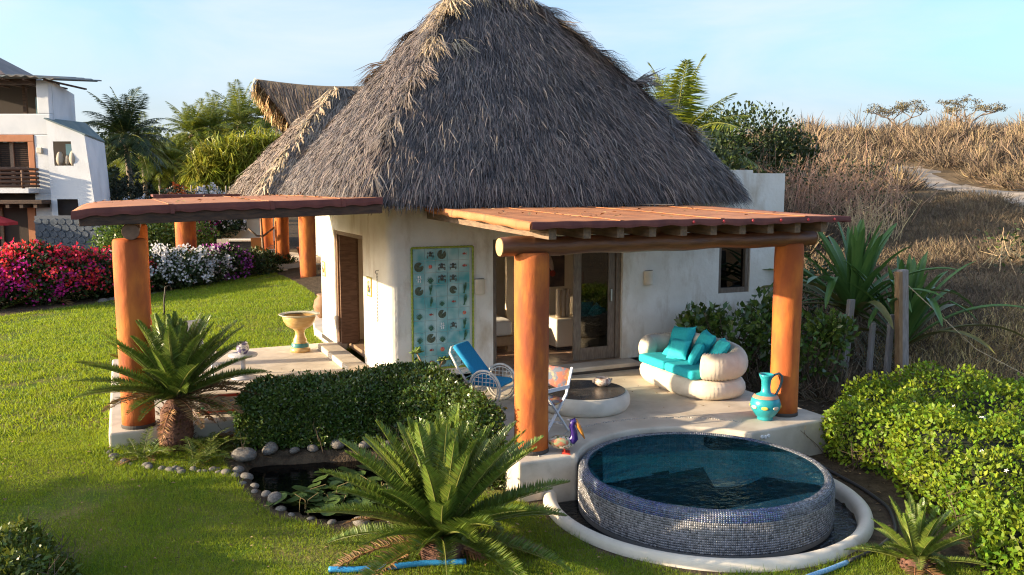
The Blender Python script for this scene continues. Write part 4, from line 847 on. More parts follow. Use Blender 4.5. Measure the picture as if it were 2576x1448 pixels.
# ---------------------------------------------------------------- plants
def frond_mesh(name, L, e0, droop, n, ll, lw, vee=.25, hang=0., fwd=.5, m=None, mr=None, seed=0, rad=.012, bare=.12, taper=.55, jit=.1):
    """a feather leaf: arched rib plus two rows of leaflets; grows along +X from the origin."""
    r = np.random.default_rng(seed); K = 14; P = [np.zeros(3)]; T = []
    for i in range(K):
        a = e0-droop*(i/K)**1.2; d = np.array([math.cos(a), 0, math.sin(a)]); T.append(d); P.append(P[-1]+d*L/K)
    P = np.array(P); T = np.array(T+[T[-1]])
    b = B().tube(P.tolist(), [rad*(1-.8*i/K) for i in range(K+1)], 4, caps=False)
    t = np.repeat(bare+(1-bare)*np.linspace(0, 1, n)**.95, 2); s = np.tile([1., -1.], n); k = len(t)
    p = np.stack([np.interp(t*K, range(K+1), P[:, i]) for i in range(3)], 1); tt = unit(np.stack([np.interp(t*K, range(K+1), T[:, i]) for i in range(3)], 1))
    S_ = np.zeros((k, 3)); S_[:, 1] = s; N_ = np.cross(tt, np.array([0, 1., 0])); N_ *= np.sign(N_[:, 2:3]+1e-9)*1.
    f = fwd+.9*np.clip((t-.8)/.2, 0, 1)
    d = unit(S_+tt*f[:, None]+N_*vee+np.array([0, 0, -1.])*hang+r.normal(0, jit, (k, 3)))
    ln = ll*(np.sin(np.pi*(np.clip(t, .02, 1)*.82+.16))**taper)*r.uniform(.85, 1.1, k)
    V, F = leaves(p, d, N_+r.normal(0, .15, (k, 3)), ln, lw*(.7+.5*ln/ll), fold=.03, mid=.35)
    # droop the tips a little
    V = V.reshape(-1, 4, 3); V[:, 2, 2] -= hang*.25*ln; V = V.reshape(-1, 3)
    me_ = bpy.data.meshes.new(name); V0 = np.array(b.V); nb = len(V0)
    allV = np.concatenate([V0, V]).tolist(); allF = b.F+[tuple(int(x)+nb for x in q) for q in F]
    me_.from_pydata(allV, [], allF); me_.materials.append(m); me_.materials.append(mr or m)
    mi = np.zeros(len(allF), np.int32); mi[:len(b.F)] = 1; me_.polygons.foreach_set('material_index', mi); return me_
M_cyc = mat('cycadleaf', (.10, .165, .022), .36, (.15, .195, .03), 3, isl=.35, hue=.02, tr=.22, spec=.5, trc=(.16, .22, .03))
M_cyct = mat('cycadtip', (.16, .10, .03), .6, (.22, .13, .05), 5, isl=.4, tr=.2)
M_cycy = mat('cycadyel', (.13, .17, .03), .4, (.17, .2, .04), 5, isl=.3, tr=.25)
M_rib = mat('rib', (.16, .17, .04), .5)
M_dead = mat('deadfrond', (.30, .14, .05), .7, (.42, .22, .09), 5, isl=.4, tr=.2)
M_trunk = mat('cyctrunk', (.09, .045, .03), .9, (.16, .085, .05), 25, .8, 40, isl=.4)
def cycad(loc, lab, R, nf, trunk_h, seed, squash=1., dead=6, tilt=0., group='cycads in the garden', name='cycad'):
    o = thing(name, lab, 'cycad', loc, 0, group); r = random.Random(seed)
    ms_ = []
    for i in range(9):
        e0 = R_(86-9.2*i); dr = R_(6+3.4*i)
        ms_.append(frond_mesh('frond', R*(.86+.14*min(1, i/3)), e0, dr, 78, R*.12, R*.0165, .75, .0, .5, M_cyc if i % 4 else M_cyc, M_rib, seed*10+i, rad=.010*R, bare=.1, jit=.05))
    ymesh = frond_mesh('frond', R*.5, R_(55), R_(100), 40, R*.12, R*.017, .3, .1, .4, M_cycy, M_rib, seed+77, rad=.01*R)
    dmesh = [frond_mesh('frond', R*.72, R_(-8-10*j), R_(45), 46, R*.13, R*.018, .1, .25, .5, M_dead, M_dead, seed+90+j, rad=.01*R, jit=.2) for j in range(2)]
    tips = [frond_mesh('frond', R*.92, R_(20-10*j), R_(42), 60, R*.14, R*.018, .3, .05, .45, M_cyct, M_dead, seed+50+j, rad=.01*R) for j in range(2)]
    for i in range(nf):
        k = min(8, int(9*((i+.5)/nf)**1.25)); a = i*2.39996+r.uniform(-.15, .15)
        me_ = ms_[k]
        if k >= 6 and r.random() < .3: me_ = r.choice(tips)
        link('frond', me_, o, (0, 0, trunk_h), (r.uniform(-.1, .1), r.uniform(-.1, .1)-tilt, a), r.uniform(.88, 1.06))
    for i in range(5): link('frond', ymesh, o, (0, 0, trunk_h+.02), (0, 0, r.uniform(0, 6.3)), r.uniform(.8, 1.1))
    for i in range(dead): link('dead_frond', r.choice(dmesh), o, (0, 0, trunk_h-.03), (0, 0, r.uniform(0, 6.3)), r.uniform(.7, 1.05))
    # scaly trunk
    h = max(trunk_h, .12); b = B().lathe([(.10*R+.05, -.1), (.12*R+.06, h*.35), (.12*R+.05, h*.8), (.06*R, h+.05), (.001, h+.09)], 16); t_ = b.build('trunk', M_trunk, o, True)
    n = int(260*max(h, .2)); a = rng.uniform(0, 2*math.pi, n); z = rng.uniform(0, h*1.02, n); rad = np.interp(z, [0, h*.35, h*.8, h*1.05], [.10*R+.05, .12*R+.06, .12*R+.05, .06*R])
    P = np.column_stack([rad*np.cos(a), rad*np.sin(a), z]); D = np.column_stack([np.cos(a), np.sin(a), .5+rng.random(n)*.7]); V, F = leaves(P, D, np.column_stack([-np.cos(a)*.5, -np.sin(a)*.5, np.ones(n)]), rng.uniform(.05, .10, n), .035, .1)
    tag(link('leaf_base', mesh('leaf_base', V, F, M_trunk), t_), kind='stuff')
    return o
cycad((2.85, 8.0, -.5), 'large green cycad with wide fronds spilling over the lawn in front of the pond', 1.45, 92, .18, 3, dead=5)
cl = cycad((.55, 12.2, -.24), 'cycad with a stout scaly trunk in front of the left orange pillar', 1.28, 90, .68, 5, dead=3)
cycad((7.05, 5.75, -.5), 'small cycad at the foot of the sunlit hedge in the right corner', .72, 38, .05, 8, dead=2)
o = cycad((-2.1, 29.0, -.2), 'small yellow green cycad growing among the red bougainvillea', 1.5, 34, .1, 12, dead=0)
# young offsets round the left cycad
pup = [frond_mesh('frond', .5, R_(60-22*j), R_(60), 26, .10, .012, .3, .05, .5, [M_cycy, M_cyc, M_dead][j], M_rib, 300+j, rad=.006) for j in range(3)]
for i, (x, y, lab) in enumerate(((.95, 11.75, 'tuft of young orange and green cycad offsets right of the trunk'), (.12, 11.95, 'tuft of young green cycad offsets left of the trunk'), (.75, 11.45, 'small cycad offset at the stone edging'), (1.15, 12.05, 'brown cycad offset beside the hedge end'))):
    q = thing('cycad_offset', lab, 'cycad', (x, y, float(gz(x, y))), 0, 'young cycad offsets')
    for k in range(13): link('frond', random.choice(pup if i != 3 else pup[1:]), q, (random.uniform(-.08, .08), random.uniform(-.08, .08), .0), (random.uniform(-.2, .2), random.uniform(-.2, .2), k*2.4), random.uniform(.7, 1.15))

# ---- hedge
M_hedge = mat('hedgeleaf', (.045, .09, .015), .32, (.08, .125, .022), 2, isl=.5, hue=.025, tr=.2, spec=.5, trc=(.14, .17, .02))
M_twig = mat('twig', (.10, .07, .045), .9)
def twigs(b, base, n, h, spread, r0=.012, kids=3, up=.6):
    for _ in range(n):
        p = Vector(base)+Vector((random.uniform(-.05, .05), random.uniform(-.05, .05), 0)); d = Vector((random.gauss(0, spread), random.gauss(0, spread), up)).normalized(); q = p+d*h*random.uniform(.6, 1); mid = (p+q)/2+Vector((random.gauss(0, .05*h), random.gauss(0, .05*h), 0))
        b.tube([p, mid, q], [r0, r0*.7, r0*.3], 4, caps=False)
        for _ in range(kids):
            f = random.uniform(.3, .9); s = p.lerp(q, f); e = s+Vector((random.gauss(0, .5), random.gauss(0, .5), random.uniform(.1, .8))).normalized()*h*random.uniform(.2, .4); b.tube([s, e], [r0*.5, r0*.15], 3, caps=False)
    return b
def poly_hedge(poly, z0f, top, n, lab, L=.05, Wd=.028, m=M_hedge, name='hedge', edge=.22, cat='hedge', bump=.05, depth=.16):
    xs_ = [p[0] for p in poly]; ys_ = [p[1] for p in poly]; c = (sum(xs_)/len(xs_), sum(ys_)/len(ys_)); o = thing(name, lab, cat, (c[0], c[1], float(gz(*c, dips=False))))
    P = []; Nn = []; tot = 0
    while tot < n:
        x = rng.uniform(min(xs_), max(xs_), 40000); y = rng.uniform(min(ys_), max(ys_), 40000); k = in_poly(x, y, poly); x, y = x[k], y[k]; d = poly_dist(x, y, poly)
        zt = top(x, y)-.26*np.exp(-d/edge*2.2)+bump*np.sin(x*5.1+1.3*np.sin(y*4))*np.sin(y*4.7)+rng.normal(0, .015, len(x)); z0 = z0f(x, y)
        z = z0+(zt-z0)*rng.random(len(x)); keep = (zt-z < depth*rng.random(len(x))**1.5+.02) | (d < depth*rng.random(len(x)))
        e = 1e-2; nxv = poly_dist(x+e, y, poly)-d; nyv = poly_dist(x, y+e, poly)-d; g = np.column_stack([-nxv/e, -nyv/e, 0*x]); wt = np.exp(-d/edge)[:, None]
        nn = unit(g*wt*1.2+np.array([0, 0, 1.])*(1-.8*wt)*(1-.0*wt)); P.append(np.column_stack([x, y, z])[keep]); Nn.append(nn[keep]); tot += keep.sum()
    P = np.concatenate(P)[:n]; Nn = np.concatenate(Nn)[:n]; shoot = np.maximum(0, np.sin(P[:, 0]*23+3*np.sin(P[:, 1]*19))*np.sin(P[:, 1]*27)-.72)*rng.random(n)*.45; P = P+(unit(Nn+np.array([0, 0, .6])))*shoot[:, None]; D = unit(rdir(n)+Nn*.6+np.array([0, 0, .35])); Nl = unit(Nn+rdir(n)*.7)
    V, F = leaves(P-np.array(o.location), D, Nl, rng.uniform(.45, 1.45, n)*L, rng.uniform(.7, 1.2, n)*Wd, .08)
    link('foliage', mesh('foliage', V, F, m), o)
    # dark woody core
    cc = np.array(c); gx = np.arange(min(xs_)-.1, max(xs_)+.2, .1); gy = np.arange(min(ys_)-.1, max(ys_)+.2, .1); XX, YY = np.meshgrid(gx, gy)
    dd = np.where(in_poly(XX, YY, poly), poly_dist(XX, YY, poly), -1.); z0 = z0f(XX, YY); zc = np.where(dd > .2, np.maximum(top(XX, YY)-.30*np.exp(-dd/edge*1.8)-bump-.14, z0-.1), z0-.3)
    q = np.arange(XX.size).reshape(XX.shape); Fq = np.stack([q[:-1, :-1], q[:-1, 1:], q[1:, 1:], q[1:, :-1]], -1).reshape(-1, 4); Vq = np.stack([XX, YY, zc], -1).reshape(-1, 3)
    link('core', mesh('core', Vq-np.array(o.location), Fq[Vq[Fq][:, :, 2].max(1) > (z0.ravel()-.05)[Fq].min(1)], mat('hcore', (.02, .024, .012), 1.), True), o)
    b = B()
    for _ in range(40):
        p = poly[random.randrange(len(poly))]; p = cc+(np.array(p)-cc)*random.uniform(.75, .98); twigs(b, (p[0]-c[0], p[1]-c[1], 0), 1, .6, .35, .008)
    tag(b.build('stem', M_twig, o), kind='stuff'); return o
poly_hedge(HEDGE, lambda x, y: gz(x, y, dips=False)+.02, lambda x, y: .63+.08*sstep(2.6, 4, x), 66000, 'clipped dark green hedge between the pond and the terrace', L=.052, Wd=.03)
M_carissa = mat('carissa', (.10, .18, .012), .5, (.17, .23, .016), 2, isl=.5, hue=.03, tr=.28, spec=.25, trc=(.28, .32, .02))
RH = [(8.9, 8.9), (8.75, 8.4), (8.95, 7.8), (8.55, 7.2), (8.35, 6.6), (8.1, 6.0), (7.55, 5.4), (7.6, 4.2), (13, 3.5), (13.5, 8.0), (11.8, 9.2), (10, 9.6)]
poly_hedge(RH, lambda x, y: gz(x, y)+.02, lambda x, y: .42-.10*np.maximum(0, 7.2-y)+.14*np.sin(x*2.2+y), 56000, 'sunlit yellow green shrub bank along the right side of the garden', L=.062, Wd=.044, m=M_carissa, name='shrub_bank', cat='shrub', bump=.12, edge=.35, depth=.24)
ci = thing('white_blossoms', 'scattered small white star flowers on the sunlit shrub bank', 'flowers', (9, 6.5, .3))
for i in range(16):
    x, y = random.uniform(7.8, 10.5), random.uniform(5.0, 8.6)
    if not in_poly(np.array([x]), np.array([y]), RH)[0]: continue
    b = B()
    for k in range(5):
        a = k*1.2566; b.add([(0, 0, 0), (.018*math.cos(a-.3), .018*math.sin(a-.3), .006), (.03*math.cos(a), .03*math.sin(a), .002), (.018*math.cos(a+.3), .018*math.sin(a+.3), .006)], [(0, 1, 2, 3)])
    q = b.build('flower', mat('whitefl', (.8, .8, .74), .6), ci); q.location = (x-9, y-6.5, .42-.10*max(0, 7.2-y)+.14*math.sin(x*2.2+y)+.03-.3); q.rotation_euler = (random.uniform(-.5, .5), random.uniform(-.8, .2), 0)
poly_hedge([(-1.6, 9.5), (-1.0, 9.75), (-.75, 9.3), (-.55, 8.8), (-.75, 8.0), (-1.6, 7.8), (-2.3, 8.6)], lambda x, y: gz(x, y)+.02, lambda x, y: -.02+0*x, 15000, 'rounded leafy shrub in the lower left corner of the lawn', L=.06, Wd=.036, m=mat('cornerleaf', (.06, .10, .016), .35, (.10, .14, .02), 2, isl=.5, hue=.03, tr=.25, trc=(.2, .22, .03)), name='corner_shrub', cat='shrub', bump=.09, edge=.3, depth=.24)

# ---- leafy shrubs built from clumps
def blob_points(n, c, rad, shell=.55):
    d = rdir(n); r = (shell+(1-shell)*rng.random(n)**.7)[:, None]; wob = (1+.18*np.sin(d@np.array([5., 3, 4])*1.5+c[0]*7))[:, None]; return np.array(c)+d*r*np.array(rad)*wob, d
def bush(name, lab, cat, loc, blobs, n, L, Wd, m, stems=8, sh=1., group=None, extra=None, fold=.08, up=.3, shell=.5):
    o = thing(name, lab, cat, loc, 0, group); per = n//len(blobs); P = []; Dn = []
    for c, rad in blobs: p, d = blob_points(per, c, rad, shell); P.append(p); Dn.append(d)
    P = np.concatenate(P); Dn = np.concatenate(Dn); k = P[:, 2] > .02; P, Dn = P[k], Dn[k]; N = len(P)
    V, F = leaves(P, unit(Dn*.7+rdir(N)*.8+np.array([0, 0, up])), unit(Dn+rdir(N)*.8), rng.uniform(.6, 1.25, N)*L, rng.uniform(.7, 1.2, N)*Wd, fold)
    link('crown', mesh('crown', V, F, m), o)
    b = B()
    for _ in range(stems):
        c, rad = random.choice(blobs); e = Vector((c[0]+random.uniform(-.7, .7)*rad[0], c[1]+random.uniform(-.7, .7)*rad[1], c[2]+random.uniform(-.3, .8)*rad[2])); s = Vector((random.uniform(-.15, .15)*sh, random.uniform(-.15, .15)*sh, -.1))
        b.tube([s, s.lerp(e, .5)+Vector((random.gauss(0, .08), random.gauss(0, .08), 0)), e], [.03*sh, .02*sh, .006*sh], 5, caps=False)
    b.build('trunk', M_twig, o)
    if extra:
        for nm, m2, k2, L2, W2_, sub in extra:
            P = []; Dn = []
            for (c, rad) in sub: p, d = blob_points(k2//len(sub), c, np.array(rad)*1.06, .86); P.append(p); Dn.append(d)
            P = np.concatenate(P); Dn = np.concatenate(Dn); q_ = P[:, 2] > .3*max(c[2]+r_[2] for c, r_ in sub)+rng.normal(0, .12, len(P)); P, Dn = P[q_], Dn[q_]; N = len(P)
            # flowers grow in clusters
            cl_ = rng.integers(0, N, max(4, N//26)); near = P[cl_[rng.integers(0, len(cl_), N)]]+rng.normal(0, .07*sh, (N, 3)); mixv = rng.random((N, 1)) < .8; P = np.where(mixv, near, P)
            P[:, 2] = np.maximum(P[:, 2], .03); V, F = leaves(P, unit(rdir(N)+Dn*.5), unit(Dn+rdir(N)*.7), rng.uniform(.7, 1.2, N)*L2, W2_, .15); tag(link(nm, mesh(nm, V, F, m2), o), kind='stuff')
    return o
M_bleaf = mat('bougleaf', (.03, .055, .016), .5, (.055, .085, .02), 2, isl=.5, hue=.03, tr=.2)
def fl(nm, c): return mat(nm, c, .7, tuple(min(1, v*1.15) for v in c), 4, isl=.3, hue=.02, tr=.35)
F_red, F_mag, F_wht, F_pur, F_org = fl('fred', (.62, .03, .06)), fl('fmag', (.50, .02, .25)), fl('fwht', (.68, .66, .66)), fl('fpur', (.42, .09, .40)), fl('forg', (.72, .16, .03))
gB = 'bougainvillea along the far lawn edge'
sz = lambda bl, k: [((c[0], c[1], c[2]*k), (r_[0], r_[1], r_[2]*k)) for c, r_ in bl]
b1 = [((0, 0, .9), (1.9, 1.3, 1.0)), ((-1.6, -.3, .8), (1.4, 1.2, 1.0)), ((1.4, .4, 1.1), (1.3, 1.1, .95)), ((.2, .2, 1.6), (1.1, .9, .7))]
bush('bougainvillea', 'wide bougainvillea covered in red and magenta blooms below the white house', 'bougainvillea', (-2.6, 29.0, -.2), sz(b1, .76), 15000, .13, .085, M_bleaf, 14, 1.5, gB, [('red_flowers', F_red, 7000, .10, .085, sz(b1, .76)), ('magenta_flowers', F_mag, 3600, .10, .085, sz(b1[:2], .76))])
b1b = [((0, 0, .8), (1.2, 1.0, .95)), ((.6, .3, 1.1), (.8, .7, .7))]; b1b = sz(b1b, 0.75)
bush('bougainvillea', 'dark bougainvillea with sparse red blooms left of the orange pillar', 'bougainvillea', (-.3, 29.8, -.2), b1b, 9000, .13, .085, M_bleaf, 8, 1.3, gB, [('red_flowers', F_red, 700, .10, .085, b1b)])
b2 = [((0, 0, .9), (1.0, .9, .95)), ((.8, .5, .8), (.8, .8, .9)), ((-.7, -.1, 1.0), (.8, .8, .8))]; b2 = sz(b2, 0.78)
bush('bougainvillea', 'white flowering bougainvillea right of the left orange pillar', 'bougainvillea', (1.6, 30.2, -.2), b2, 7000, .12, .08, M_bleaf, 8, 1.2, gB, [('white_flowers', F_wht, 4200, .10, .085, b2)])
b2b = [((0, 0, .9), (.7, .7, .8))]; b2b = sz(b2b, 0.7)
bush('bougainvillea', 'small white flowering bougainvillea seen left of the orange pillar', 'bougainvillea', (-.15, 31.6, -.1), b2b, 3000, .12, .08, M_bleaf, 5, 1., gB, [('white_flowers', F_wht, 1500, .10, .085, b2b)])
b3 = [((0, 0, .85), (1.0, .9, .85)), ((1.1, .6, .6), (1.0, .9, .7)), ((.2, .3, 1.2), (.7, .6, .6))]; b3 = sz(b3, 0.76)
bush('bougainvillea', 'purple pink flowering bougainvillea in front of the far patio', 'bougainvillea', (3.1, 31.6, -.2), b3, 8000, .12, .08, M_bleaf, 8, 1.2, gB, [('pink_flowers', F_pur, 1700, .11, .09, b3[:1]+b3[2:])])
b4 = [((0, 0, .5), (1.1, .8, .6)), ((1.0, .4, .4), (.8, .7, .5))]
bush('garden_shrub', 'low dark leafy shrub at the end of the far flower bed', 'shrub', (4.4, 33.6, -.2), b4, 6000, .12, .07, M_bleaf, 8, 1.)
# shrub behind the sofa and at the right pillar
M_croton = mat('sealeaf', (.05, .11, .02), .3, (.09, .14, .025), 3, isl=.5, hue=.03, tr=.22, spec=.6, trc=(.16, .2, .03))
bush('leafy_shrub', 'round leaved green shrub between the sofa and the white wall', 'shrub', (10.1, 12.4, -.3), [((0, 0, .9), (.75, .55, .55)), ((.6, -.35, .8), (.55, .5, .6)), ((-.45, .3, 1.1), (.45, .35, .3)), ((.9, .2, 1.1), (.4, .4, .45))], 1500, .16, .09, M_croton, 30, .8, shell=.3)
bush('leafy_shrub', 'round leaved green shrub just right of the right orange pillar', 'shrub', (10.9, 11.2, -.3), [((0, 0, .75), (.5, .5, .6)), ((.2, -.2, 1.1), (.35, .35, .3))], 900, .15, .085, M_croton, 12, .8, shell=.35)
# jade plant by the mural
jd = thing('jade_plant', 'fleshy green jade plant at the house corner beside the tile mural', 'succulent', (4.45, 12.95, 0))
M_jade = mat('jade', (.09, .16, .03), .3, (.14, .2, .04), 6, isl=.3, tr=.15, spec=.6)
lm = B().ell((.06, 0, 0), (.06, .036, .012), 8, 5).mesh('leaf', M_jade, True); b = B()
for c, nl in (((-.28, -.1, .42), 14), ((-.12, 0, .22), 14), ((.05, .05, .36), 12), ((.22, -.02, .50), 14), ((-.2, .1, .62), 12), ((-.05, -.15, .12), 8)):
    b.tube([(0, 0, 0), (c[0]*.4, c[1]*.4, c[2]*.55), c], [.025, .02, .012], 6)
    for k in range(nl): link('leaf', lm, jd, c, (0, -random.uniform(-.1, 1.2), k*2.4), random.uniform(.8, 1.35))
b.build('stem', mat('jadestem', (.22, .15, .08), .8), jd, True)
# crinum with big strap leaves
def strap(name, L, Wd, e0, dr, m, kink=None, n=12):
    V = []; F = []; p = np.zeros(3)
    for i in range(n+1):
        t = i/n; a = e0-dr*t**1.6-(kink[1] if kink and t > kink[0] else 0); w_ = Wd*(math.sin(math.pi*(.12+.83*t))**.6)*(1 if t < .98 else .2); u = np.array([-math.sin(a), 0, math.cos(a)])
        for s in (-1, -.5, 0, .5, 1): V.append(p+np.array([0, s*w_/2, 0])+u*(abs(s)*w_*.22))
        p = p+np.array([math.cos(a), 0, math.sin(a)])*L/n
    for i in range(n):
        for j in range(4): F.append((i*5+j, i*5+j+1, i*5+j+6, i*5+j+5))
    return mesh(name, V, F, m, True)
M_cri = mat('crinum', (.06, .15, .035), .33, (.09, .19, .045), 2, isl=.35, tr=.2, spec=.5, st=(1, 8, 1))
M_criy = mat('crinumy', (.12, .12, .03), .45, (.16, .15, .04), 3, tr=.2)
for (x, y, z, s, nl, lab) in ((13.15, 12.5, .85, 1.75, 44, 'tall crinum with broad green strap leaves behind the grey fence posts, left clump'), (13.65, 11.7, .4, 1.6, 40, 'crinum with broad green strap leaves right behind the tallest fence post')):
    o = thing('crinum', lab, 'plant', (x, y, float(gz(x, y))), 0, 'crinum lilies by the fence')
    sm = [strap('leaf', s*(1.0+.08*i), .10*s, R_(87-8.5*i), R_(8+11*i), M_cri if i < 6 else M_criy, (.6, R_(55)) if i in (4,) else None) for i in range(7)]
    for i in range(nl): k = min(6, int(7*(i+.5)/nl)); link('leaf', sm[k], o, (0, 0, z+.1*(1-k/6)), (random.uniform(-.15, .15), random.uniform(-.15, .15), i*2.4+random.uniform(-.3, .3)), random.uniform(.85, 1.1))
    B().tube([(0, 0, -.1), (.02, 0, z*.5), (0, 0, z+.15)], [.14, .12, .08], 10).build('stem', mat('cristem', (.10, .09, .05), .9, (.2, .15, .08), 12), o, True)
    dm = strap('dead_leaf', s*.7, .1, R_(-40), R_(40), mat('crid', (.13, .09, .05), .9, (.2, .15, .1), 6, isl=.3))
    for i in range(14): link('dead_leaf', dm, o, (0, 0, z*random.uniform(.4, 1)), (0, random.uniform(-.2, .3), i*2.4), random.uniform(.7, 1.1))
# fence posts, netting and line
M_post = mat('post', (.24, .21, .19), .9, (.34, .30, .27), 7, .4, 30, st=(5, 5, .8), stain=((.30, .17, .07), 3, .6, (1, 1, .4)))
def fpost(x, y, h, w_, lean, lab, two=False):
    o = thing('fence_post', lab, 'fence post', (x, y, float(gz(x, y))), 0, 'old fence posts'); q = B().b2((-w_/2, -w_*.35, -.2), (w_/2, w_*.35, h)); q.V = [(a+lean*c/h, b_+.01*math.sin(c*3), c) for a, b_, c in q.V]; q.build('board', M_post, o, bevel=.01)
    if two: q = B().b2((-w_/2-.09, -.08, -.2), (-w_/2-.003, .03, h-.03)); q.V = [(a+lean*c/h, b_, c) for a, b_, c in q.V]; q.build('board', mat('postb', (.24, .14, .07), .9, (.32, .2, .1), 7, st=(5, 5, .8)), o, bevel=.008)
fpost(12.83, 10.95, 2.15, .17, -.16, 'tallest weathered grey fence post, made of two boards', True); fpost(12.3, 11.85, 1.45, .13, .1, 'leaning round grey fence post, leftmost by the crinum'); fpost(12.45, 11.4, 1.1, .10, .05, 'short broken fence post wrapped in green netting'); fpost(12.62, 11.15, 1.3, .11, .06, 'slim grey fence post left of the tallest one, behind wire mesh')
net = thing('wire_netting', 'torn hexagonal wire netting stretched between the old fence posts', 'netting', (12.5, 11.3, -.3)); b = B()
A_, B_ = Vector((12.33, 11.6, -.2)), Vector((12.72, 11.05, -.2)); du = (B_-A_)/11
for i in range(11):
    for j in range(19):
        if random.random() < .12 or (j > 14 and i < 4): continue
        o_ = A_+du*(i+.5*(j % 2))+Vector((.03*math.sin(j*.7), .03*math.cos(i), j*.055))
        for dx, dz in ((-.5, .055), (.5, .055)): e_ = o_+du*dx+Vector((0, 0, dz)); b.tube([o_-net.location+Vector((0, 0, .02)), e_-net.location], .0022, 3, caps=False)
        b.tube([o_-net.location, o_-net.location+Vector((0, 0, .02))], .0022, 3, caps=False)
b.build('mesh', mat('wire', (.3, .3, .27), .5, (.2, .28, .2), 6), net)
tag(B().tube([(12.75, 10.9, 1.55), (13.6, 10.1, .45), (14.6, 9.2, -.25)], .008, 5).build('guy_rope', mat('ropey', (.42, .34, .22), .9)), 'pale rope running down from the tallest fence post', 'rope')

# ---- palms
M_palm = mat('palmleaf', (.11, .16, .016), .4, (.17, .21, .022), 2, isl=.4, hue=.03, tr=.28, spec=.4, trc=(.24, .26, .03))
M_palm_shade = mat('palm_shade', (.028, .055, .018), .45, (.045, .075, .02), 2, isl=.4, tr=.2)  # darker copy of the palm leaf, the white house's shadow put into colour
M_ptr = mat('palmtrunk', (.18, .14, .10), .9, (.26, .21, .16), 4, .5, 20, st=(1, 1, 6))
PF = {}
def palm(loc, lab, h, R, nf, seed, dark=False, elev=(80, -35), group='coconut palms behind the houses', lean=.3):
    o = thing('coconut_palm', lab, 'palm tree', loc, 0, group); r = random.Random(seed); key = dark
    if key not in PF: PF[key] = [frond_mesh('frond', 1, R_(a), R_(d), 60, .27, .014, .05, .35, .55, M_palm_shade if dark else M_palm, M_rib, 40+i, rad=.012, bare=.16) for i, (a, d) in enumerate(((84, 30), (70, 45), (52, 60), (36, 65), (18, 65), (0, 55), (-18, 45)))]
    lx, ly = r.uniform(-lean, lean), r.uniform(-lean, lean)
    for i in range(nf):
        k = min(6, int(7*(i+.5)/nf)); link('frond', PF[key][k], o, (lx, ly, h), (r.uniform(-.1, .1), r.uniform(-.12, .12), i*2.4+r.uniform(-.3, .3)), R*r.uniform(.85, 1.1))
    B().tube([(0, 0, -.3), (lx*.3, ly*.3, h*.5), (lx, ly, h)], [.2, .15, .13], 10).build('trunk', M_ptr, o, True)
    b = B()
    for k in range(5): a = k*1.3; b.ell((lx+.2*math.cos(a), ly+.2*math.sin(a), h-.18), (.11, .11, .14), 8, 6)
    b.build('coconuts', mat('coco', (.16, .13, .04), .6, (.2, .12, .05), 8), o, True)
gzz = lambda x, y: float(gz(x, y))
palm((.6, 49, gzz(.6, 49)), 'dark, shaded coconut palm with drooping fronds beside the white house', 5.0, 2.7, 40, 1, True)
palm((17.2, 24.6, gzz(17.2, 24.6)), 'sunlit coconut palm rising behind the right slope of the thatched roof', 3.1, 3.2, 46, 2)
for i, (x, y, h, R, lab) in enumerate(((4.7, 66, 6.0, 2.4, 'coconut palm farthest left in the row behind the white flowers'), (6.3, 66, 6.3, 2.4, 'short coconut palm second from the left in the far row'), (8.1, 67, 6.8, 2.5, 'tall coconut palm in the middle of the far row'), (9.9, 66, 7.2, 2.6, 'coconut palm second from the right in the far row'), (11.4, 70, 7.4, 2.6, 'coconut palm nearest the beaked thatch roof in the far row'), (2.6, 64, 3.6, 2.5, 'low coconut palm behind the dark palm'), (3.4, 64, 3.8, 2.3, 'young coconut palm right of the dark palm'), (9.6, 63, 3.6, 2.3, 'young coconut palm in front of the far row'))):
    palm((x, y, gzz(x, y)), lab, h, R, 24, 20+i)
for i, (x, y, h, R, lab) in enumerate(((1.6, 63, 4.4, 2.8, 'coconut palm just right of the dark palm in the far row'), (5.5, 72, 6.2, 3.0, 'coconut palm behind the left half of the far row'), (7.3, 74, 6.8, 3.0, 'coconut palm behind the middle of the far row'), (9.0, 72, 7.6, 3.0, 'coconut palm behind the right half of the far row'), (5.2, 60.5, 2.6, 2.4, 'low young palm left of the yellow pandanus'))): palm((x, y, gzz(x, y)), lab, h, R, 24, 60+i)
bush('dark_shrub', 'dark dense shrub at the foot of the palm beside the white house', 'shrub', (.35, 46, gzz(.35, 46)), [((0, 0, 1.5), (1.1, .9, 1.6)), ((.7, 0, .9), (1.1, .9, 1.0))], 4500, .2, .11, mat('darkleaf', (.022, .03, .018), .7, (.035, .045, .022), 2, isl=.4), 8, 1.5)
# far tree line left
M_far = mat('farleaf', (.04, .065, .022), .6, (.06, .085, .03), 1, isl=.4, tr=.1)
for i, (x, y, s, lab) in enumerate(((-5.5, 75, 1.5, 'rounded far tree directly right of the white house'), (-1.5, 84, 1.7, 'dark far tree behind the dark palm'), (2.5, 86, 1.8, 'rounded far tree left of the palm row'), (6.5, 88, 1.6, 'far tree behind the palm row'), (11, 92, 1.6, 'far tree between the palms and the beaked roof'))):
    bush('far_tree', lab, 'tree', (x, y, gzz(x, y)), [((0, 0, 2.6*s), (2.6*s, 2.2*s, 1.5*s)), ((-1.8*s, 0, 2.0*s), (1.7*s, 1.6*s, 1.3*s)), ((1.9*s, 0, 2.1*s), (1.7*s, 1.6*s, 1.3*s)), ((0, 0, 1*s), (2.4*s, 2*s, 1.2*s))], 5200, .42, .26, M_far, 10, 4., 'far trees on the left horizon')
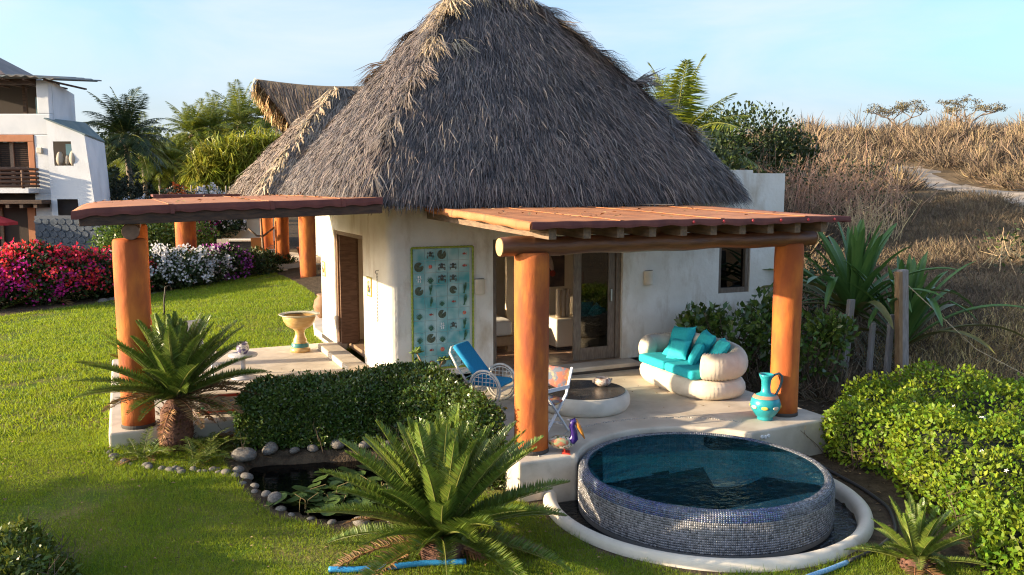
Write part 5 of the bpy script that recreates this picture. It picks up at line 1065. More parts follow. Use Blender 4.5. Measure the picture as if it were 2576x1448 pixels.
# yellow pandanus
M_pan = mat('pandan', (.32, .34, .03), .4, (.36, .36, .05), 1, isl=.5, hue=.03, tr=.3)
pn = thing('pandanus', 'large yellow green pandanus clump with long strappy leaves', 'pandanus', (7.0, 60.2, gzz(7.0, 60.2))); pn.scale = (1.3,)*3
n = 7500; P, Dn = [], []
for c, rad in (((0, 0, 2.6), (1.5, 1.2, 1.5)), ((1.5, .2, 2.9), (1.4, 1.1, 1.4)), ((-1.2, 0, 2.2), (1.0, 1.0, 1.3)), ((2.4, .3, 2.8), (1., 1., 1.2))): p, d = blob_points(n//4, c, rad, .5); P.append(p); Dn.append(d)
P = np.concatenate(P); Dn = np.concatenate(Dn); k = len(P); V, F = blades(P, unit(Dn*.6+np.array([0, 0, .55])+rdir(k)*.4), unit(np.array([0, 0, 1.])+Dn*.3+rdir(k)*.2), rng.uniform(.5, 1.0, k), .06, rng.uniform(.4, 1.3, k))
link('crown', mesh('crown', V, F, M_pan), pn); b = B()
for i in range(14): x = -1.8+i*.35; b.tube([(x*.5, 0, -.2), (x*.8, .1, 1.2), (x, 0, 2.6)], [.09, .07, .05], 6)
b.build('trunk', M_ptr, pn, True)
for i, (px_, x, y, m2, lab) in enumerate(((0, 2.4, 44.5, F_org, 'orange flowering bougainvillea behind the far pergola roof'), (1, 3.9, 43.8, F_wht, 'pale flowering bougainvillea mound behind the far pergola roof'), (2, 3.0, 43.6, F_mag, 'low magenta bougainvillea between the orange and pale mounds'), (3, .9, 45.2, F_wht, 'pale bougainvillea at the foot of the dark palm'))):
    s = (1., 1., .7, .8)[i]; bl = [((0, 0, 1.6*s), (1.0*s, .9, .9*s)), ((.7*s, 0, 1.2*s), (.9*s, .8, .9*s)), ((0, 0, .7), (1.0*s, .8, .8))]
    bush('bougainvillea', lab, 'bougainvillea', (x, y, gzz(x, y)), bl, 3500, .15, .1, M_bleaf, 6, 1.2, 'bougainvillea behind the far pergola', [('flowers', m2, 2600, .13, .11, bl)])
bush('garden_tree', 'bright green leafy shrub seen under the side pergola', 'shrub', (.6, 36, 0), [((0, 0, 1.3), (1.5, 1, 1.2)), ((1.6, .4, 1.2), (1.2, 1, 1.0)), ((-.6, 0, 1.0), (1.0, 1, 1))], 6000, .16, .09, mat('brightleaf', (.08, .14, .02), .4, (.12, .18, .03), 2, isl=.5, tr=.3), 8, 1.5)
# ---- right: green tree, dry canes, scrub, acacias
M_bushr = mat('bushr', (.035, .06, .015), .5, (.06, .08, .02), 2, isl=.5, tr=.2)
bush('roadside_tree', 'green bushy tree behind the white parapet with bare twigs above', 'tree', (23.6, 28.4, gzz(23.6, 28.4)), [((0, 0, 2.9), (2.6, 1.8, 1.5)), ((-1.6, .2, 2.5), (1.7, 1.5, 1.4)), ((1.8, -.2, 2.2), (1.5, 1.4, 1.2)), ((0, 0, 1.2), (2.6, 1.8, 1.3))], 11000, .2, .11, M_bushr, 14, 2.5)
M_cane = mat('cane', (.36, .205, .13), .85, (.50, .32, .21), 2, isl=.4, hue=.015)
M_tan = mat('tan', (.36, .25, .12), .85, (.48, .35, .18), 1.5, isl=.4, hue=.02, tr=.15)
def canes(lab, loc, n, h, spread, m=M_cane, r0=.014, name='dry_cane_thicket', cat='thicket', kids=3, area=(1.5, 1.), leaf=0):
    o = thing(name, lab, cat, loc, 0, 'dry thickets on the slope'); b = B()
    for _ in range(n):
        x, y = random.uniform(-area[0], area[0]), random.uniform(-area[1], area[1]); twigs(b, (x, y, gzz(loc[0]+x, loc[1]+y)-loc[2]-.05), 1, h*random.uniform(.6, 1.1), spread, r0, kids, .9)
    tag(b.build('stems', m, o), kind='stuff')
    if leaf: 
        x = rng.uniform(-area[0], area[0], leaf); y = rng.uniform(-area[1], area[1], leaf); P = np.column_stack([x, y, gz(loc[0]+x, loc[1]+y)-loc[2]+rng.random(leaf)*h*.8]); V, F = leaves(P, rdir(leaf), rdir(leaf), .14, .07, .1); link('leaves', mesh('leaves', V, F, M_bushr), o)
canes('tall reddish dry canes right of the white parapet', (20.6, 24.2, gzz(20.6, 24.2)), 230, 3.3, .22, r0=.017, area=(2.0, 1.6), leaf=500)
canes('dense dry reddish canes at the roadside below the green tree', (24.2, 24.6, gzz(24.2, 24.6)), 260, 2.9, .3, r0=.017, area=(2.6, 1.9), leaf=900)
canes('pale yellow dry bush at the edge of the shaded slope', (22.3, 20.8, gzz(22.3, 20.8)), 70, 1.9, .28, mat('canep', (.45, .33, .18), .85, (.55, .42, .24), 2, isl=.3), area=(.8, .7))
canes('dark green and brown undergrowth right behind the white wall', (14.6, 15.6, gzz(14.6, 15.6)), 60, 1.7, .4, area=(1.0, 1.4), leaf=1500)
for x_, y_, s_, lab_ in ((13, 23, 1.25, 'leafy tree standing directly behind the thatched roof'), (16.2, 21.8, .9, 'lower leafy tree behind the right end of the thatched roof'), (14.6, 27, 1.3, 'leafy tree behind the roof, farther up the slope')):
    bush('garden_tree', lab_, 'tree', (x_, y_, gzz(x_, y_)), [((0, 0, 2.9*s_), (1.9*s_, 1.8*s_, 1.4*s_)), ((-1.0*s_, .3, 2.0*s_), (1.5*s_, 1.4*s_, 1.3*s_)), ((1.1*s_, -.3, 1.7*s_), (1.4*s_, 1.4*s_, 1.2*s_)), ((0, 0, .9*s_), (1.8*s_, 1.7*s_, .9*s_))], 6000, .22, .13, M_bushr, 10, 2.5, 'trees behind the house')
canes('twiggy yellow leaved bush at the right edge of the slope', (22.2, 15.2, gzz(22.2, 15.2)), 26, 1.5, .5, mat('canep'  , (.45, .33, .18)), area=(1.3, .8), leaf=160)
# far brush with bare twiggy tops, one mass
def scrub(name, lab, n_t, per, pos, hgt, wd, m, kind='stuff', spread=.7, clump=.5):
    P = []; x, y = pos(n_t); zt = gz(x, y); hh = hgt*rng.uniform(.45, 1.2, n_t)*(1+.35*np.sin(x*.55+1.7*np.sin(y*.4))*np.sin(y*.5))
    k = n_t*per; cx = np.repeat(x, per); cy = np.repeat(y, per); hz = np.repeat(hh, per)
    D = rdir(k); D[:, 2] = np.abs(D[:, 2])*1.1+.08; D = unit(D*np.array([spread, spread, 1.])); q = (rng.random(k)**.6*.62)[:, None]; asp = np.array([1.25*clump*2, 1.25*clump*2, 1.])
    base = np.column_stack([cx, cy, np.repeat(zt, per)-.05])+D*q*hz[:, None]*asp
    V, F = blades(base, unit(D+rdir(k)*.45+np.array([0, 0, .25])), rdir(k), hz*rng.uniform(.28, .5, k), wd, rng.uniform(-.1, .6, k))
    return tag(link(name, mesh(name, V, F, m)), lab, 'scrub', None, kind)
def hillpos(smin, smax, wmin, wmax, road=2.3, shade=None):
    def f(n):
        s = rng.uniform(smin, smax, n*4)+0; w = rng.uniform(wmin, wmax, n*4)*(s/smax*.7+.3); x = .76*s-.65*w; y = .65*s+.76*w
        d = np.full(len(x), 1e9)
        for i in range(0, len(rc), 2): d = np.minimum(d, np.hypot(x-rc[i, 0], y-rc[i, 1]))
        k = np.where((d > road))[0][:n]; return x[k], y[k]
    return f
M_scr = mat('scrub', (.17, .12, .074), .85, (.095, .07, .048), .5, isl=.35, hue=.02, tr=.12, edge=(.42, .58))
scrub('dry_scrub', 'mass of dry tan brush covering the hill beyond the dirt road', 4200, 46, hillpos(44, 84, -42, 26, 1.9), 1.3, .04, M_scr)
scrub('tall_scrub', 'taller grey brown bushes scattered across the dry hill', 420, 130, hillpos(44, 80, -42, 26, 2.4), 2.1, .045, mat('scrub2', (.15, .11, .08), .85, (.25, .18, .10), .8, isl=.4, edge=(.42, .58)))
scrub('dry_brush_bank', 'dense dry brush along the left side of the dirt road', 2400, 40, hillpos(27, 46, 3.5, 22, 1.7), 1.25, .03, M_scr)
M_dgr = mat('drygrass', (.20, .148, .09), .9, (.12, .092, .062), .8, isl=.4, tr=.1)
scrub('dry_grass', 'matted dry grass on the slope between the fence and the dirt road', 8500, 26, hillpos(15, 42, -14, 6.5, 1.5), .5, .017, M_dgr, spread=1.3)
scrub('dead_grass_bank', 'tangle of dead grass stems beside the old fence posts', 900, 22, lambda n: (lambda x, y: (x, y))(rng.uniform(13.2, 20, n), rng.uniform(7.5, 12.5, n)), .6, .012, mat('tanstem', (.40, .28, .12), .85, (.5, .37, .17), 1.5, isl=.4), spread=1.2)
def acacia(loc, s, seed, lab):
    o = thing('acacia_tree', lab, 'tree', loc, 0, 'flat topped trees on the hill crest'); r = random.Random(seed); b = B(); tips = []
    def br(p, d, L, rad, k):
        q = p+d*L; m_ = (p+q)/2+Vector((r.gauss(0, .06), r.gauss(0, .06), 0))*L; b.tube([p, m_, q], [rad, rad*.8, rad*.6], 5, caps=False)
        if k == 0: tips.append(q); return
        for _ in range(3): br(q, (d*.5+Vector((r.gauss(0, .75), r.gauss(0, .75), r.uniform(.02, .35)))).normalized(), L*r.uniform(.55, .8), rad*.6, k-1)
    for a in (0, 2.1, 4.2): br(Vector((0, 0, .8*s)), Vector((math.cos(a+seed)*.8, math.sin(a+seed)*.8, .55)).normalized(), 1.4*s, .09*s, 3)
    b.tube([(0, 0, -.3), (0.05, 0, .4*s), (0, 0, .85*s)], [.16*s, .13*s, .12*s], 8); b.build('trunk', mat('acbark', (.14, .11, .09), .9), o)
    t_ = np.array([list(v) for v in tips]); k = len(t_)*16; P = np.repeat(t_, 16, 0)+rng.normal(0, .22*s, (k, 3))*np.array([1, 1, .35]); V, F = leaves(P, rdir(k), rdir(k), .2*s, .08*s, .1); link('crown', mesh('crown', V, F, mat('acleaf', (.10, .085, .05), .8, (.14, .12, .06), 2, isl=.4)), o)
acacia((62, 55, gzz(62, 55)+.4), .95, 1, 'flat topped bare tree on the hill crest, left of the two'); acacia((68.5, 53.2, gzz(68.5, 53.2)+.3), .95, 5, 'flat topped bare tree on the hill crest, right of the two')
# ---------------------------------------------------------------- white house on the left (local x = right, y = away)
HL = thing('white_house', 'three storey white house with wooden balconies and stone base on the left', 'house', (0, 0, 0), R_(-24.5))
def hp(nm, m, lo, hi, par=None, **k): return B().b2(lo, hi).build(nm, m, par or HL, **k)
M_wh = mat('whitewash', (.62, .64, .66), .9, (.70, .71, .72), 1, .3, 12, stain=((.42, .40, .36), .9, .45, (1, 1, .35)))
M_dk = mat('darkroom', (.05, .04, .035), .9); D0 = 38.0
wl = B()   # front wall with openings
for lo, hi in (((-30, D0, -.5), (-22.9, D0+.3, 6.46)), ((-22.9, D0, 5.55), (-20.2, D0+.3, 6.46)), ((-20.98, D0, 3.0), (-20.2, D0+.3, 5.55)), ((-22.9, D0, 2.98), (-20.98, D0+.3, 3.3)), ((-21.1, D0, -.5), (-20.2, D0+.3, 3.0)), ((-20.75, D0, 6.46), (-20.2, D0+.3, 7.9))): wl.b2(lo, hi)
wl.build('front_wall', M_wh, HL, bevel=.04)
wl = B(); wl.add([(-20.2, D0+.3, -.5), (-21.1, D0+4, -.5), (-21.1, D0+4, 7.7), (-20.2, D0+.3, 7.9), (-20.55, D0+.3, -.5), (-21.4, D0+4, -.5), (-21.4, D0+4, 7.7), (-20.55, D0+.3, 7.9)], [(0, 1, 2, 3), (7, 6, 5, 4), (3, 2, 6, 7), (0, 3, 7, 4), (1, 5, 6, 2)]); wl.build('side_wall', M_wh, HL)
wl = B()   # buttressed stair tower with sloping top
def tower(fr, x0, x1, y0, y1):
    V = [(x0, y0, -.5), (x1+.35, y0-.1, -.5), (x1-.75, y1, -.5), (x0, y1, -.5), (x0, y0, 6.2), (x1-.28, y0, 5.5), (x1-1.1, y1, 5.35), (x0, y1, 6.25)]
    return V
T = tower(0, -20.2, -18.3, D0-.35, D0+3.2)
fz = lambda u: 6.2-.7*u
wl.add(T, [(1, 2, 6, 5), (2, 3, 7, 6)])
# front face in strips around two openings
def fpt(u, z): 
    x1b = -18.3+.35-(.63)*max(0, min(1, (z+.5)/6.0)); return (-20.2+(x1b+20.2)*u, D0-.35-.1*u*(1-(z+.5)/6.5), z)
us = [0, .14, .62, 1]; zs_ = [-.5, 1.9, 2.75, 4.2, 5.25, 5.5]
for i in range(3):
    for j in range(5):
        if i == 1 and j in (1, 3): continue
        z0_, z1_ = zs_[j], zs_[j+1]; q = [fpt(us[i], z0_), fpt(us[i+1], z0_), fpt(us[i+1], z1_ if j < 4 else 5.5+(1-us[i+1])*.7), fpt(us[i], z1_ if j < 4 else 5.5+(1-us[i])*.7)]; wl.add(q, [(0, 1, 2, 3)])
tw_ = wl.build('stair_tower', M_wh, HL)
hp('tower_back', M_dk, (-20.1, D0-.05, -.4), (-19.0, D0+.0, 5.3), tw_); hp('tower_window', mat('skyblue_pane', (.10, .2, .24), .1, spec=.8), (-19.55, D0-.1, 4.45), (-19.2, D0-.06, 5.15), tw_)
B().add([(-20.25, D0-.4, 6.26), (-18.5, D0-.4, 5.56), (-19.35, D0+3.2, 5.42), (-20.25, D0+3.2, 6.32)], [(0, 1, 2, 3)]).build('tower_roof', mat('greyroof', (.14, .19, .19), .8, (.2, .24, .23), 2), HL).modifiers.new('s', 'SOLIDIFY').thickness = .06
for i, (x, r_, h_) in enumerate(((-19.75, .16, .6), (-19.43, .10, .45), (-19.16, .18, .65))):
    o = B().lathe([(r_*.5, 0), (r_*.9, h_*.25), (r_, h_*.5), (r_*.7, h_*.85), (r_*.4, h_), (0, h_)], 16).build('clay_jar', mat('palejar', (.42, .36, .28), .8), None, True)
    th = HL.rotation_euler.z; lx, ly = x, D0-.25; o.location = (lx*math.cos(th)-ly*math.sin(th), lx*math.sin(th)+ly*math.cos(th), 4.2); tag(o, 'pale clay jar in the tower window of the white house, %s' % ('leftmost', 'small middle one', 'rightmost')[i], 'jar')
# third floor loggia
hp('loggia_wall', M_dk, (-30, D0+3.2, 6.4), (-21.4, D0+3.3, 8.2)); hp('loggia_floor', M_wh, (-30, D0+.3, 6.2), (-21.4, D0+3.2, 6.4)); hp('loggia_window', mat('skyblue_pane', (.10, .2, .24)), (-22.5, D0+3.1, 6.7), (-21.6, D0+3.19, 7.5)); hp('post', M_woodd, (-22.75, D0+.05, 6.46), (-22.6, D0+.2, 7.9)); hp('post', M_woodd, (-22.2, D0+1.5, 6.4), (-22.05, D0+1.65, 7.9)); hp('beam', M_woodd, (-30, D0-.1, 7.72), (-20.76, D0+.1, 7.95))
rf = B(); k = 70
V = []; F = []
for i in range(k+1):
    x = -28+8.5*i/k
    for y, z in ((D0-.7, 8.02), (D0+3.5, 8.45)): V.append((x, y, z+.04*math.cos(i*1.9)-.12*max(0, x+20.8)))
for i in range(k): F.append((2*i, 2*i+2, 2*i+3, 2*i+1))
o = rf.add(V, F).build('corrugated_roof', mat('corr', (.10, .13, .14), .6, (.16, .14, .12), 2), HL, True); o.modifiers.new('s', 'SOLIDIFY').thickness = .05
for i in range(7): hp('rafter', M_woodd, (-25.5+i*.9, D0-.6, 7.93-.02*i), (-25.38+i*.9, D0+3, 8.0-.02*i), bevel=.01)
B().add([(-28, D0+2, 8.4), (-23.2, D0+2, 8.4), (-23.2, D0+6, 8.4), (-28, D0+6, 8.4), (-26, D0+4, 10.2)], [(0, 1, 4), (1, 2, 4), (2, 3, 4), (3, 0, 4)]).build('thatch_cap', M_thatch, HL)
# second floor opening with frame and balcony
fr2 = B()
for lo, hi in (((-24, D0-.03, 5.25), (-20.98, D0+.2, 5.55)), ((-21.25, D0-.03, 3.3), (-20.98, D0+.2, 5.25))): fr2.b2(lo, hi)
f2 = fr2.build('opening_frame', mat('terracotta', (.42, .17, .08), .8, (.48, .2, .1), 3), HL, bevel=.02)
for x in (-22.85, -22.2): hp('door_stile', M_raft, (x, D0+.22, 3.3), (x+.16, D0+.3, 5.25), f2)
hp('louvre_panel', M_dk, (-24, D0+.32, 3.3), (-21.2, D0+.36, 5.25), f2)
for i in range(22): hp('louvre', M_woodd, (-22.65, D0+.25, 3.4+i*.083), (-22.22, D0+.31, 3.43+i*.083), f2); hp('louvre', M_woodd, (-22.0, D0+.25, 3.4+i*.083), (-21.3, D0+.31, 3.43+i*.083), f2)
bal = hp('balcony_slab', M_wh, (-26, D0-.9, 3.02), (-20.86, D0-.01, 3.22))
for z in (3.32, 3.5, 3.68, 3.86, 4.05): B().tube([(-26, D0-.85, z), (-20.86, D0-.85, z)], .07 if z < 4 else .085, 8).build('rail_log', M_wood, bal, True); B().tube([(-20.9, D0-.85, z), (-20.9, D0, z)], .06, 8).build('rail_log', M_wood, bal, True)
for x in (-23.2, -21.1): B().tube([(x, D0-.85, 3.22), (x, D0-.85, 4.1)], .07, 8).build('rail_post', M_wood, bal, True)
# ground floor
lt = hp('lintel', M_woodd, (-26, D0-1.1, 2.55), (-20.2, D0-.01, 2.72), bevel=.02)
for i in range(9): hp('joist', M_woodd, (-25.4+i*.6, D0-1.05, 2.38), (-25.25+i*.6, D0-.02, 2.549), lt)
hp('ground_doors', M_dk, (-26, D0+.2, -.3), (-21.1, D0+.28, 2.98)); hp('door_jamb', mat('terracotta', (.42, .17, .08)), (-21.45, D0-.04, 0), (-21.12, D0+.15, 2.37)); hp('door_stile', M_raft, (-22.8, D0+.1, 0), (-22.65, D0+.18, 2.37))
for x, z in ((-20.72, 4.75), (-20.72, 1.75)): hp('wall_lamp', M_cream, (x-.12, D0-.12, z), (x+.12, D0-.005, z+.25), bevel=.03)
# stone base wall
sw = thing('stone_wall', 'low wall of grey blue rubble stone at the corner of the white house', 'wall', (0, 0, 0), R_(-24.5))
B().b2((-20.45, D0-1.3, -.5), (-17.4, D0-.8, 2.05)).build('core', mat('mortar', (.12, .13, .145), .9), sw); M_rub = mat('rubble', (.07, .09, .11), .85, (.12, .14, .16), 3, .4, 12, isl=.3)
for i in range(9):
    for j in range(7):
        x = -20.3+i*.335+(.16 if j % 2 else 0); z = .16+j*.275; w_, h_ = .155+random.uniform(-.025, .012), .125+random.uniform(-.02, .01); q = B(); pr_ = [(x+w_*1.12*math.cos(a_)*random.uniform(.85, 1.1), z+h_*1.2*math.sin(a_)*random.uniform(.85, 1.1)) for a_ in np.linspace(.3, .3+2*math.pi, 8)[:-1]]; k_ = len(pr_); q.add([(a_, D0-1.29, b_) for a_, b_ in pr_]+[(a_, D0-1.335-random.uniform(0, .015), b_) for a_, b_ in pr_], [tuple(range(k_, 2*k_))]+[(m_, (m_+1) % k_, k_+(m_+1) % k_, k_+m_) for m_ in range(k_)]); q.build('stone', M_rub, sw)
# parasol
def toW(u, v): th = R_(-24.5); return (u*math.cos(th)-v*math.sin(th), u*math.sin(th)+v*math.cos(th))
px_, py_ = toW(-22.2, 36.2); um = thing('parasol', 'red square parasol in front of the white house', 'parasol', (px_, py_, .3))
V = [(0, 0, 1.95)]+[(1.15*math.cos(a), 1.15*math.sin(a), 1.5) for a in np.linspace(0, 2*math.pi, 9)[:-1]]+[(1.15*math.cos(a), 1.15*math.sin(a), 1.38) for a in np.linspace(0, 2*math.pi, 9)[:-1]]
o = link('canopy', mesh('canopy', V, [(0, 1+i, 1+(i+1) % 8) for i in range(8)]+[(1+i, 9+i, 9+(i+1) % 8, 1+(i+1) % 8) for i in range(8)], mat('redcan', (.42, .03, .035), .8)), um); o.modifiers.new('s', 'SOLIDIFY').thickness = .01
B().tube([(0, 0, -.3), (0, 0, 1.95)], .03, 8).build('pole', M_wp, um)
for a in np.linspace(0, 2*math.pi, 9)[:-1]: B().tube([(0, 0, 1.5), (.6*math.cos(a), .6*math.sin(a), 1.70)], .012, 4).build('rib', M_wp, um)

# ---------------------------------------------------------------- second thatched house
H2 = (5.2, 29.5, 0)
h2 = thing('second_thatched_house', 'farther thatched house with a row of orange pillars left of the main roof', 'house', H2)
M_th2 = mat('thatchwarm', (.15, .112, .084), .6, (.23, .17, .125), 1.2, isl=.55, hue=.015)
body2, surf2, _ = thatch(h2, H2, (4.08, 11.2), (28.6, 36.6), (7.6, 32.1), (8.2, 32.7), 3.15, 7.0, 15000, {'front': 1., 'left': 1.3}, M_th2, 11, strand=(.5, .9), wd=(.025, .05), fringe=3500)
for i in range(14):
    f = np.array([.05+.92*i/13]); P = surf2('front', np.array([.0]), f)[0]; D = unit(P-surf2('front', np.array([0.]), f+.01)[0]); tuft(P, D+np.array([rng.normal(0, .2), 0, 0]), (-1, -1, 1.2), 30, .9, .06, .5, m=M_thatchp, name='hip_tuft', par=body2, w=H2)
wl = B(); wl.b2((7.6, 29.8, -.2), (11.3, 30.05, 3.1)); wl.b2((7.6, 30.05, -.2), (7.85, 40.5, 3.1)); wl.build('wall', M_int, h2, w=H2)
for y, z in ((29.0, 0), (34.0, .35), (37.8, .4)): pillar(h2, 5.65, y, 3.0-z, .27, H2, z=z)
B().b2((5.25, 33.2, -.1), (7.6, 40, .35)).build('raised_floor', M_conc, h2, w=H2, bevel=.03); B().b2((5.1, 32.6, -.1), (7.6, 33.19, .17)).build('step', M_conc, h2, w=H2, bevel=.03)
for y in (30.3, 31.9): B().b2((7.57, y, 0), (7.599, y+.9, 2.2)).build('door', M_woodd, h2, w=H2)
lathe_thing('terracotta_pot', 'orange terracotta pot between the far pillars', 'pot', (6.55, 34.0, .351), [(.2, 0), (.28, .3), (.34, .5), (.36, .58), (.3, .58), (.26, .3)], mat('terrap', (.5, .16, .05), .7), 20)
# beaked palapa behind
H3 = (8, 41.5, 0); h3 = thing('beaked_palapa', 'tall palapa roof with an upswept beaked ridge behind the second thatched house', 'palapa', H3)
K = 24; V = []; F = []; apex = []
for i in range(K+1):
    t = i/K; x = 6.05+t*7.5; y = 42.2-t*3.4; zr_ = 8.25-.35*math.sin(min(1, t*2)*math.pi*.5)+.05*t; apex.append((x, y, zr_)); flare = .25+.75*min(1, t*3.2)**.8
    for s in (-1, 1):
        for j in range(7):
            q = j/6; V.append((x+.9*q*(1-t)*.0+(1-flare)*q*2.2, y+s*q*3.4*flare, zr_-q**.92*4.9*(.25+.75*flare)))
for i in range(K):
    for h_ in (0, 7):
        for j in range(6): a = i*14+h_+j; F.append((a, a+1, a+15, a+14))
V = np.array(V)-np.array(H3); rb = link('thatch_roof', mesh('thatch_roof', V, [tuple(f) for f in F], mat('thatchbody2', (.10, .075, .05), .9, (.16, .12, .08), 6), True), h3)
sol = rb.modifiers.new('s', 'SOLIDIFY'); sol.thickness = .12
Vn = V.reshape(K+1, 14, 3); n = 5200; ti = rng.uniform(0, K-.01, n); ji = rng.uniform(0, 5.9, n); sd_ = rng.integers(0, 2, n)*7
def samp(ti, ji, s): i0 = ti.astype(int); j0 = ji.astype(int); fi = (ti-i0)[:, None]; fj = (ji-j0)[:, None]; g = lambda a, b_: Vn[np.minimum(a, K), s+np.minimum(b_, 6)]; return (g(i0, j0)*(1-fi)+g(i0+1, j0)*fi)*(1-fj)+(g(i0, j0+1)*(1-fi)+g(i0+1, j0+1)*fi)*fj
P = samp(ti, ji, sd_); D = unit(samp(ti, np.minimum(ji+.3, 5.99), sd_)-samp(ti, np.maximum(ji-.3, 0), sd_)); Nn = unit(np.column_stack([0*ti, np.where(sd_ == 0, -1., 1.), .7+0*ti]))
Vb, Fb = blades(P+Nn*.05, unit(D+rdir(n)*.14), unit(Nn+rdir(n)*.4), rng.uniform(.4, .9, n), rng.uniform(.03, .06, n), rng.uniform(0, .2, n)); tag(link('thatch_strands', mesh('thatch_strands', Vb, Fb, M_th2), rb), kind='stuff')
# gable edge strands, golden sunlight put into their colour
g = 1500; tq = rng.random(g); sdq = rng.integers(0, 2, g)*7; P = np.stack([np.interp(tq*6, range(7), Vn[0, :7, i]) for i in range(3)], 1); P2 = np.stack([np.interp(tq*6, range(7), Vn[0, 7:, i]) for i in range(3)], 1); P = np.where((sdq == 0)[:, None], P, P2)
Vb, Fb = blades(P+rng.normal(0, .06, (g, 3)), unit(np.column_stack([-.25+0*tq, 0*tq, -1+0*tq])+rdir(g)*.25), unit(np.array([-1., 0, .3])+rdir(g)*.4), rng.uniform(.4, .9, g), .05, rng.uniform(0, .3, g)); tag(link('gable_edge', mesh('gable_edge', Vb, Fb, mat('sunlit_thatch', (.48, .30, .12), .7, (.6, .42, .2), 3, isl=.4)), rb), kind='stuff')
for (x, y) in ((8.3, 40.0), (8.3, 43.0), (12, 38.5), (12, 41.5)): pillar(h3, x, y, 3.4, .2, H3, nm='post', m=M_log)
# far pergola with its own pillars
W4 = (2.6, 32.2, 0); p4 = thing('far_pergola', 'small far pergola roof with an orange pillar beyond the side pergola', 'pergola', W4)
pillar(p4, 2.1, 33.2, 2.76, .36, W4)
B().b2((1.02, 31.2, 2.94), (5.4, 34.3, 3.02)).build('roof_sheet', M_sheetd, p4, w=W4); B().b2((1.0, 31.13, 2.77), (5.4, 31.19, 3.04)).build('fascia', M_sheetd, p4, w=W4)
for i in range(6): B().b2((1.1+i*.8, 31.22, 2.77), (1.2+i*.8, 34.2, 2.93)).build('rafter', M_raft, p4, w=W4)
# patio things seen below the pergola
pc = thing('patio_counter', 'pale masonry counter with a dark grill in the far patio', 'counter', (5.1, 44.5, gzz(5.1, 44.5)), R_(-24.5))
B().b2((-2.4, 0, -.5), (2.4, .6, 1.0)).build('body', M_int, pc); B().b2((-2.5, -.05, 1.001), (2.5, .65, 1.08)).build('top', M_cream, pc); B().b2((-.9, -.02, .45), (.6, -.004, .95)).build('grill_opening', M_dk, pc)
def pottedplant(u, lab, m, i):
    x, y = pc.location.x+u*math.cos(R_(-24.5))-.3*math.sin(R_(-24.5)), pc.location.y+u*math.sin(R_(-24.5))+.3*math.cos(R_(-24.5)); z = pc.location.z+1.085
    o = thing('potted_plant', lab, 'potted plant', (x, y, z), 0, 'pots on the patio counter'); B().lathe([(.09, 0), (.14, .2), (.15, .24), (.12, .24), (.1, .1)], 12).build('pot', mat('terrap', (.5, .16, .05)), o, True)
    P, d = blob_points(160, (0, 0, .42), (.26, .26, .25), .4); V, F = leaves(P, d, rdir(160), .14, .07, .1); link('leaves', mesh('leaves', V, F, m), o)
for i, u in enumerate((-1.9, -1.1, .1, .8, 1.5, 2.1)): pottedplant(u, 'potted plant on the far patio counter, %s from the left' % ('first', 'second', 'third', 'fourth', 'fifth', 'sixth')[i], [M_croton, M_pan, F_org, M_pan, M_croton, F_org][i], i)
pt_ = thing('patio_table', 'pale square dining table in the far patio', 'table', (4.6, 38.8, gzz(4.6, 38.8)), R_(-20)); B().b2((-.8, -.5, .72), (.8, .5, .78)).build('top', M_cream, pt_)
for x in (-.7, .7):
    for y in (-.42, .42): B().b2((x-.04, y-.04, 0), (x+.04, y+.04, .72)).build('leg', M_cream, pt_)
def pchair(x, y, rz, lab, m):
    o = thing('patio_chair', lab, 'chair', (x, y, gzz(x, y)), rz, 'patio chairs'); B().b2((-.24, -.24, .4), (.24, .24, .46)).build('seat', m, o); B().b2((-.24, .2, .46), (.24, .25, .95)).build('backrest', m, o)
    for a in (-.2, .2):
        for c in (-.2, .2): B().b2((a-.025, c-.025, 0), (a+.025, c+.025, .4)).build('leg', m, o)
pchair(3.9, 37.9, R_(160), 'pale dining chair left of the far patio table', M_cream); pchair(5.6, 38.4, R_(200), 'pale dining chair right of the far patio table', M_cream); pchair(5.2, 37.6, R_(170), 'orange leather chair in front of the far patio table', mat('leather', (.45, .2, .06), .5))
lo = thing('sun_lounger', 'wooden sun lounger with raised back on the far patio', 'sun lounger', (5.0, 35.4, gzz(5, 35.4)+.0), R_(35))
for i in range(9): B().b2((-.9+i*.13, -.3, .34), (-.8+i*.13, .3, .37)).build('slat', M_raft, lo)
for i in range(7): q = B().b2((.30+i*.1, -.3, .37+i*.075), (.38+i*.1, .3, .40+i*.075)); q.build('slat', M_raft, lo)
B().b2((.28, -.26, .0), (1.0, .26, .05)).build('headrest_pad', M_white, lo).rotation_euler = (0, R_(-37), 0); lo.children[-1].location = (.13, 0, .62)
for x in (-.8, .2, .8):
    for y in (-.28, .28): B().b2((x-.03, y-.03, 0), (x+.03, y+.03, .34)).build('leg', M_raft, lo)
ba = thing('branch_stand', 'bare forked wooden post standing in the flower bed', 'post', (4.9, 34.0, -.2)); B().tube([(0, 0, 0), (.03, 0, 1.0), (-.02, 0, 2.3)], [.06, .05, .04], 7).build('trunk', M_raft, ba, True); B().tube([(-.5, 0, 1.9), (-.2, 0, 1.62), (.05, 0, 1.6), (.5, 0, 1.95)], .04, 6).build('branch', M_raft, ba, True)
